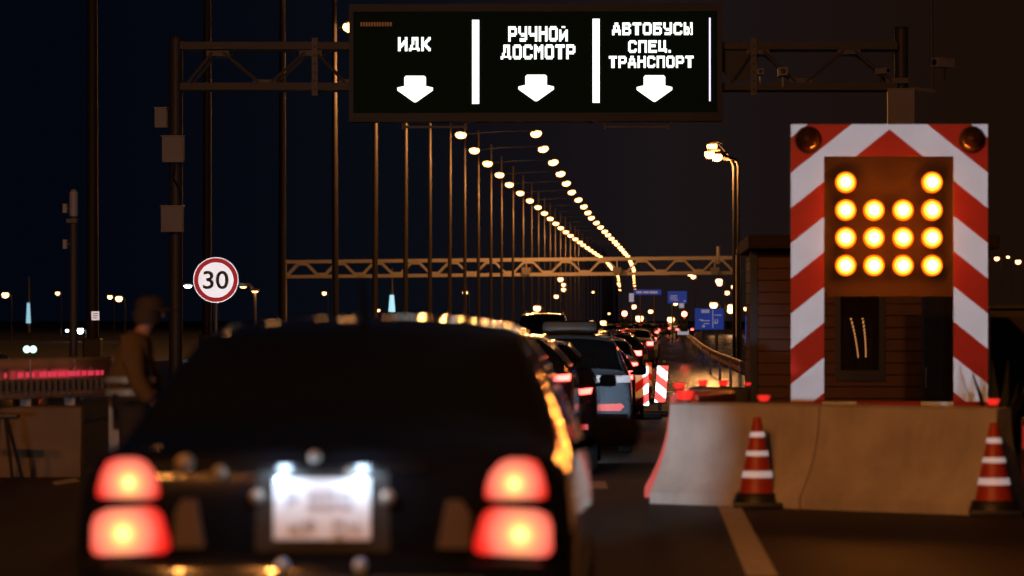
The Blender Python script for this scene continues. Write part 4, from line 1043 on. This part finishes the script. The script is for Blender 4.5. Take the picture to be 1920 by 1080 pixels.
# ================================================================== SCATTERED FAR LAMPS
def mk_far_lamp(M_, r):
    t = thing("street_lamp", "", "street lamp", (0, 0, 0), "distant street lamps")
    MB().tube([(0, 0, -8), (0, 0, -.1), (-.3, 0, .2)], .05, 6).build("pole", MASTM, t, True, True)
    h = MB().box((-.55, 0, .24), (.8, .34, .12), bev=.03).build("lamp_head", DARKSTEEL, t, local=True)
    MB().lathe([(.001, -.30), (.26, -.22), (.34, 0), (.28, .18)], (-.6, 0, .0), 12).build("lens", M_, h, True, True); return t
proto_o, proto_w = mk_far_lamp(SODIUMFAR, 1), mk_far_lamp(WHITELED, 1); used = {}
FAR = [(10, 553, 320, 1, 0), (108, 550, 420, .8, 0), (206, 557, 420, .9, 0), (223, 560, 330, 1, 0), (150, 620, 300, .9, 1), (126, 620, 420, .5, 1),
 (608, 550, 480, .9, 0), (872, 549, 480, 1, 0), (709, 582, 520, .8, 0),
 (1051, 524, 480, 1.1, 0), (1057, 534, 520, 1, 0), (1057, 543, 560, 1.1, 0), (1043, 556, 520, 1, 0), (1112, 548, 620, .6, 0), (1007, 578, 420, 1.3, 0), (1131, 605, 320, .8, 0), (1112, 614, 320, .8, 0), (1109, 604, 420, .7, 0),
 (1294, 514, 520, 1.1, 0), (1300, 519, 560, 1.2, 0), (1348, 527, 420, 1.2, 0), (1349, 532, 450, 1, 0), (1376, 538, 460, 1, 0), (1363, 549, 460, 1, 0), (1338, 572, 420, 1.4, 0), (1372, 576, 420, 1.5, 0), (1370, 582, 430, 1.3, 0), (1376, 574, 440, 1.2, 0), (1399, 579, 420, .9, 0),
 (1188, 575, 560, 1.3, 0), (1199, 597, 420, 1.4, 0), (1220, 584, 560, 1.1, 0), (1258, 599, 420, 1.3, 0), (1266, 568, 480, 1.2, 0), (1160, 532, 900, 1.2, 0),
 (1869, 485, 460, 1, 0), (1890, 482, 520, .7, 0), (1909, 491, 460, 1.1, 0), (1785, 501, 460, .9, 0), (1142, 588, 560, .5, 0)]
NEARBY = {10: "leftmost distant lamp at the left edge", 108: "small distant lamp between the left edge and the short post", 206: "left of a close pair of lamps by the person's head", 223: "right of a close pair of lamps by the person's head, brighter",
 150: "distant white lamp right of the short orange post", 126: "faint white lamp touching the short orange post on its left", 608: "distant lamp under the left end of the far gantry", 872: "distant lamp low under the far gantry above the sedan roof", 709: "tiny distant lamp just above the sedan roof",
 1007: "bright distant lamp just above the dark minivan", 1112: "faint distant lamp under the gantry left of the lamp rows", 1131: "low distant lamp over the silver suv", 1785: "lone lamp point beside the amber lamp field", 1869: "left of three lamps at the far right", 1890: "faintest, middle of three lamps at the far right", 1909: "right of three lamps at the far right edge",
 1338: "bright lamp above the largest blue sign", 1399: "lamp between the thin post and the cabin", 1363: "lamp just left of the twin stemmed post, alone", 1266: "lamp at the lower edge of the square blue sign", 1199: "lamp low between the two red signals, leftmost", 1258: "lamp low just left of the right red signal", 1220: "small lamp midway between the two red signals", 1188: "lamp just right of the left red signal"}
seen = set()
for px, py, d, k, wh in FAR:
    pr = proto_w if wh else proto_o
    o = pr if pr not in used else copy_tree(pr); used[pr] = 1
    p = P(px, py, d); o.location = (p.x + .6 * k, d, p.z); o.scale = (k, k, k)
    lab = NEARBY.get(px)
    if not lab or lab in seen or (px == 1112 and py > 600):
        lab = {1051: "top of a short column of lamps under the far gantry", 1057: "lamp in the short column under the far gantry, %s" % ("middle" if py < 540 else "lower"), 1043: "lowest lamp, set left, of the column under the far gantry", 1112: "low lamp above the roof box of the silver suv", 1109: "faint lamp above the roof box of the silver suv",
               1294: "upper left of a touching pair of lamps under the far gantry's right half", 1300: "lower right of a touching pair of lamps under the far gantry's right half", 1348: "upper of two merged lamps left of the twin stemmed post", 1349: "lower of two merged lamps left of the twin stemmed post", 1376: "lamp touching the twin stemmed post just under the far gantry",
               1372: "biggest of a bright cluster right of the largest blue sign", 1370: "lowest of a bright cluster right of the largest blue sign", 1376.5: "", 1160: "lamp in the left lamp row just under the far gantry", 1142: "faintest lamp left of the left red signal"}.get(px, "distant lamp over the far road")
        if px == 1376 and py > 560: lab = "topmost of a bright cluster right of the largest blue sign"
    seen.add(lab); o["label"] = lab
def lit_tower(px, py0, py1, d, lab, M_, w=.5):
    a, b = P(px, py0, d), P(px, py1, d); t = thing("lit_tower", lab, "tower", (a.x, d, gz(d)))
    MB().tube([(a.x, d, gz(d)), (a.x, d, a.z + 4)], [.3, .1], 6).build("mast", STEEL, t); MB().tube([(b.x, d - .3, b.z), (a.x, d - .3, a.z)], [w, w * .6], 8).build("lit_strip", M_, t)
CY = emis("cyan_tower_light", (.45, .85, 1), 1.0)
lit_tower(735, 553, 585, 500, "cyan lit tower strip above the sedan roof", CY); lit_tower(54, 568, 606, 500, "thin pale blue lit tower at the far left", emis("dim_cyan_tower", (.35, .7, .85), .8), .35)
GH = emis("greenish_floodlight", (.6, .95, .75), 1.5)
for px, py, lab in ((50, 655, "left of two greenish lights low behind the left guardrail"), (62, 655, "right of two greenish lights low behind the left guardrail")):
    a = P(px, py, 130); t = thing("flood_light", lab, "floodlight", (a.x, 130, gz(130)), "greenish floodlights"); MB().lathe([(.001, -.1), (.1, -.07), (.15, .02), (.1, .1)], (a.x, 130, a.z), 12, 'Y').build("lens", GH, t, True)
    MB().box((a.x, 130.12, a.z), (.34, .12, .3), bev=.03).build("housing", BLACK, t); MB().tube([(a.x, 130.15, gz(130)), (a.x, 130.15, a.z)], .03, 6).build("post", STEEL, t)
# twin lamp standing behind the speed sign
d = 170.0
a, b = P(352, 537, d), P(456, 537, d); c = P(404, 530, d)
t = thing("street_lamp", "twin armed white lamp half hidden behind the speed limit sign", "street lamp", (c.x, d, gz(d)))
MB().tube([(c.x, d, gz(d)), (c.x, d, c.z + .2)], .09, 8).build("pole", MASTM, t, True)
MB().tube([(a.x, d, a.z + .12), (c.x, d, c.z + .25), (b.x, d, b.z + .12)], .05, 6).build("arm", MASTM, t)
for q in (a, b):
    h = MB().box((q.x, d, q.z + .1), (.5, .25, .1), bev=.02).build("lamp_head", DARKSTEEL, t); MB().lathe([(.001, -.08), (.14, -.05), (.2, .04)], (q.x, d, q.z), 12).build("lens", WHITELED, h)
d = 150.0
c = P(478, 546, d)
t = thing("street_lamp", "short warm lamp with a bent neck right of the speed limit sign", "street lamp", (c.x, d, gz(d)))
MB().tube([(c.x + .05, d, gz(d)), (c.x, d, c.z), (c.x - .25, d, c.z + .3), (c.x - .5, d, c.z + .22)], .06, 8).build("pole", WHITEBOX, t, True)
for dx, dz in ((-.5, .2), (.02, .0)):
    h = MB().box((c.x + dx, d - .15, c.z + dz + .05), (.4, .3, .1), bev=.03).build("lamp_head", WHITEBOX, t); MB().lathe([(.001, -.05), (.1, -.04), (.15, .02)], (c.x + dx, d - .15, c.z + dz - .02), 12).build("lens", SODIUM, h)

# ================================================================== PERSON
dM = 24.0
base = P(258, 600, dM); bx = base.x
t = thing("person", "person in a cap and yellow jacket facing right beyond the sedan", "person", (bx, dM, 0))
def skin(name, verts, edges, rads, M_, parent, sub=2, root=0):
    me = bpy.data.meshes.new(name); me.from_pydata(verts, edges, []); o = bpy.data.objects.new(name, me); COL.objects.link(o); o.parent = parent
    md = o.modifiers.new("skin", 'SKIN'); md.use_smooth_shade = True
    for i, r in enumerate(rads):
        v = me.skin_vertices[0].data[i]; v.radius = r if isinstance(r, tuple) else (r, r); v.use_root = (i == root)
    sb = o.modifiers.new("sub", 'SUBSURF'); sb.levels = sub; sb.render_levels = sub
    me.materials.append(M_); return o
SKN = mat("skin", (.22, .12, .085), .55, noise=.08)
# pelvis, spine, neck, head (slight stoop, facing +x), legs, arms
bv = [(-.03, 0, .88), (-.05, 0, 1.08), (-.03, 0, 1.26), (.03, 0, 1.36), (.075, 0, 1.435), (.085, 0, 1.50), (.095, 0, 1.57),
      (-.02, .09, .84), (.03, .10, .46), (-.02, .10, .08), (.12, .10, .04), (-.02, -.09, .84), (-.02, -.10, .46), (-.10, -.10, .08), (.04, -.10, .04),
      (-.01, .17, 1.29), (.05, .22, 1.03), (.22, .20, .86), (.30, .18, .82), (-.01, -.17, 1.29), (.02, -.22, 1.03), (.17, -.22, .84), (.25, -.21, .80)]
be = [(0, 1), (1, 2), (2, 3), (3, 4), (4, 5), (5, 6), (0, 7), (7, 8), (8, 9), (9, 10), (0, 11), (11, 12), (12, 13), (13, 14), (2, 15), (15, 16), (16, 17), (17, 18), (2, 19), (19, 20), (20, 21), (21, 22)]
br = [.13, .12, .13, .055, .058, .088, .072, .08, .052, .04, .035, .08, .052, .04, .035, .05, .042, .032, .028, .05, .042, .032, .028]
skin("body", bv, be, br, SKN, t)
# face: nose, ears, chin on the head's side
MB().lathe([(.001, .045), (.012, .02), (.018, -.01), (.001, -.02)], (.182, 0, 1.485), 8).build("nose", SKN, t, True, True)
for sg in (1, -1): MB().lathe([(.001, -.012), (.024, -.006), (.03, .004), (.001, .01)], (.075, sg * .085, 1.49), 10, 'Y').build("ear", SKN, t, True, True)
JK = mat("yellow_jacket_cloth", (.055, .031, .005), .85, noise=.2, scale=14, bump=.3)
jv = [(-.03, 0, .78), (-.05, 0, .95), (-.055, 0, 1.10), (-.035, 0, 1.25), (.02, 0, 1.345), (-.01, .17, 1.285), (.05, .225, 1.03), (.19, .20, .885), (-.01, -.17, 1.285), (.02, -.225, 1.03), (.14, -.22, .865)]
je = [(0, 1), (1, 2), (2, 3), (3, 4), (3, 5), (5, 6), (6, 7), (3, 8), (8, 9), (9, 10)]
jr = [(.16, .19), (.155, .18), (.16, .17), (.155, .15), .085, .085, .072, .06, .085, .072, .06]
skin("jacket", jv, je, jr, JK, t)
tv = [(-.03, 0, .86), (-.02, .09, .82), (.03, .10, .46), (-.02, .10, .12), (-.02, -.09, .82), (-.02, -.10, .46), (-.10, -.10, .12)]
skin("trousers", tv, [(0, 1), (1, 2), (2, 3), (0, 4), (4, 5), (5, 6)], [.14, .11, .085, .075, .11, .085, .075], mat("dark_trousers", (.008, .008, .009), .9), t)
for x, y in ((.05, .10), (-.03, -.10)): MB().box((x, y, .05), (.28, .11, .10), bev=.04).build("shoe", BLACK, t, True, True)
CAP = mat("dark_cap_cloth", (.016, .010, .008), .85)
m = MB().lathe([(.106, 0), (.106, .04), (.092, .08), (.055, .103), (.001, .11)], (.085, 0, 1.515), 20)
m.build("cap", CAP, t, True, True)
m = MB(); n = 10; ring = [(.085 + .10 * math.cos(a), .095 * math.sin(a), 1.525) for a in [R(-75 + 150 * k / n) for k in range(n + 1)]]; ring2 = [(.085 + .10 * math.cos(a) + .11 * math.cos(a) ** 2 + .01, .09 * math.sin(a), 1.512) for a in [R(-75 + 150 * k / n) for k in range(n + 1)]]
for k in range(n): m.add([ring[k], ring[k + 1], ring2[k + 1], ring2[k]], [(0, 1, 2, 3)])
o = m.build("cap_brim", CAP, t, True, True); o.modifiers.new("thick", 'SOLIDIFY').thickness = .008
m = MB().lathe([(.088, -.075), (.098, -.03), (.103, .015)], (.065, 0, 1.50), 18); m.build("hair", mat("dark_hair", (.02, .014, .01), .8), t, True, True)
for hx_, hy in ((.30, .18), (.25, -.21)):      # hands: palm, four fingers, thumb
    hz = .82 if hy > 0 else .80; vv = [(hx_, hy, hz), (hx_ + .05, hy, hz - .02)]; ee = [(0, 1)]; rr_ = [.026, .030]
    for k, ln in enumerate((.06, .07, .066, .05)):
        yy = hy + (-.03 + .02 * k); b0 = len(vv); vv += [(hx_ + .085, yy, hz - .03), (hx_ + .085 + ln * .5, yy, hz - .05), (hx_ + .085 + ln * .8, yy, hz - .085)]; ee += [(1, b0), (b0, b0 + 1), (b0 + 1, b0 + 2)]; rr_ += [.010, .009, .008]
    b0 = len(vv); vv += [(hx_ + .03, hy + .03, hz + .015), (hx_ + .07, hy + .04, hz + .005)]; ee += [(0, b0), (b0, b0 + 1)]; rr_ += [.012, .009]
    skin("hand", vv, ee, rr_, SKN, t, 1)
BAND = mat("jacket_reflective_tape", (.14, .18, .22), .4)
for z0, rr_, x in ((.94, .205, -.05), (1.03, .200, -.052)):
    m = MB(); m.lathe([(1, -.022), (1, .022)], (0, 0, 0), 28)
    for v in m.v: v.x *= .178; v.y *= rr_; v.x += x; v.z += z0
    m.build("reflective_band", BAND, t, True, True)

# ================================================================== HEADLIGHTS OF THE CARS WAITING BEHIND THE VIEWER
for x, y, z, ax, ay, az, pw in ((.55, -1.5, 1.32, 2.6, 36, 3.0, 120), (1.9, -1.5, 1.32, 2.6, 36, 2.7, 120), (-4.6, -2, .85, -8.2, 66, 2.4, 1900), (-5.9, -2, .85, -8.0, 66, 2.4, 1300)):
    lamp("headlight_behind_viewer", 'SPOT', (x, y, z), pw, (.80, .90, 1.0), (ax, ay, az), 16, .7, .07)
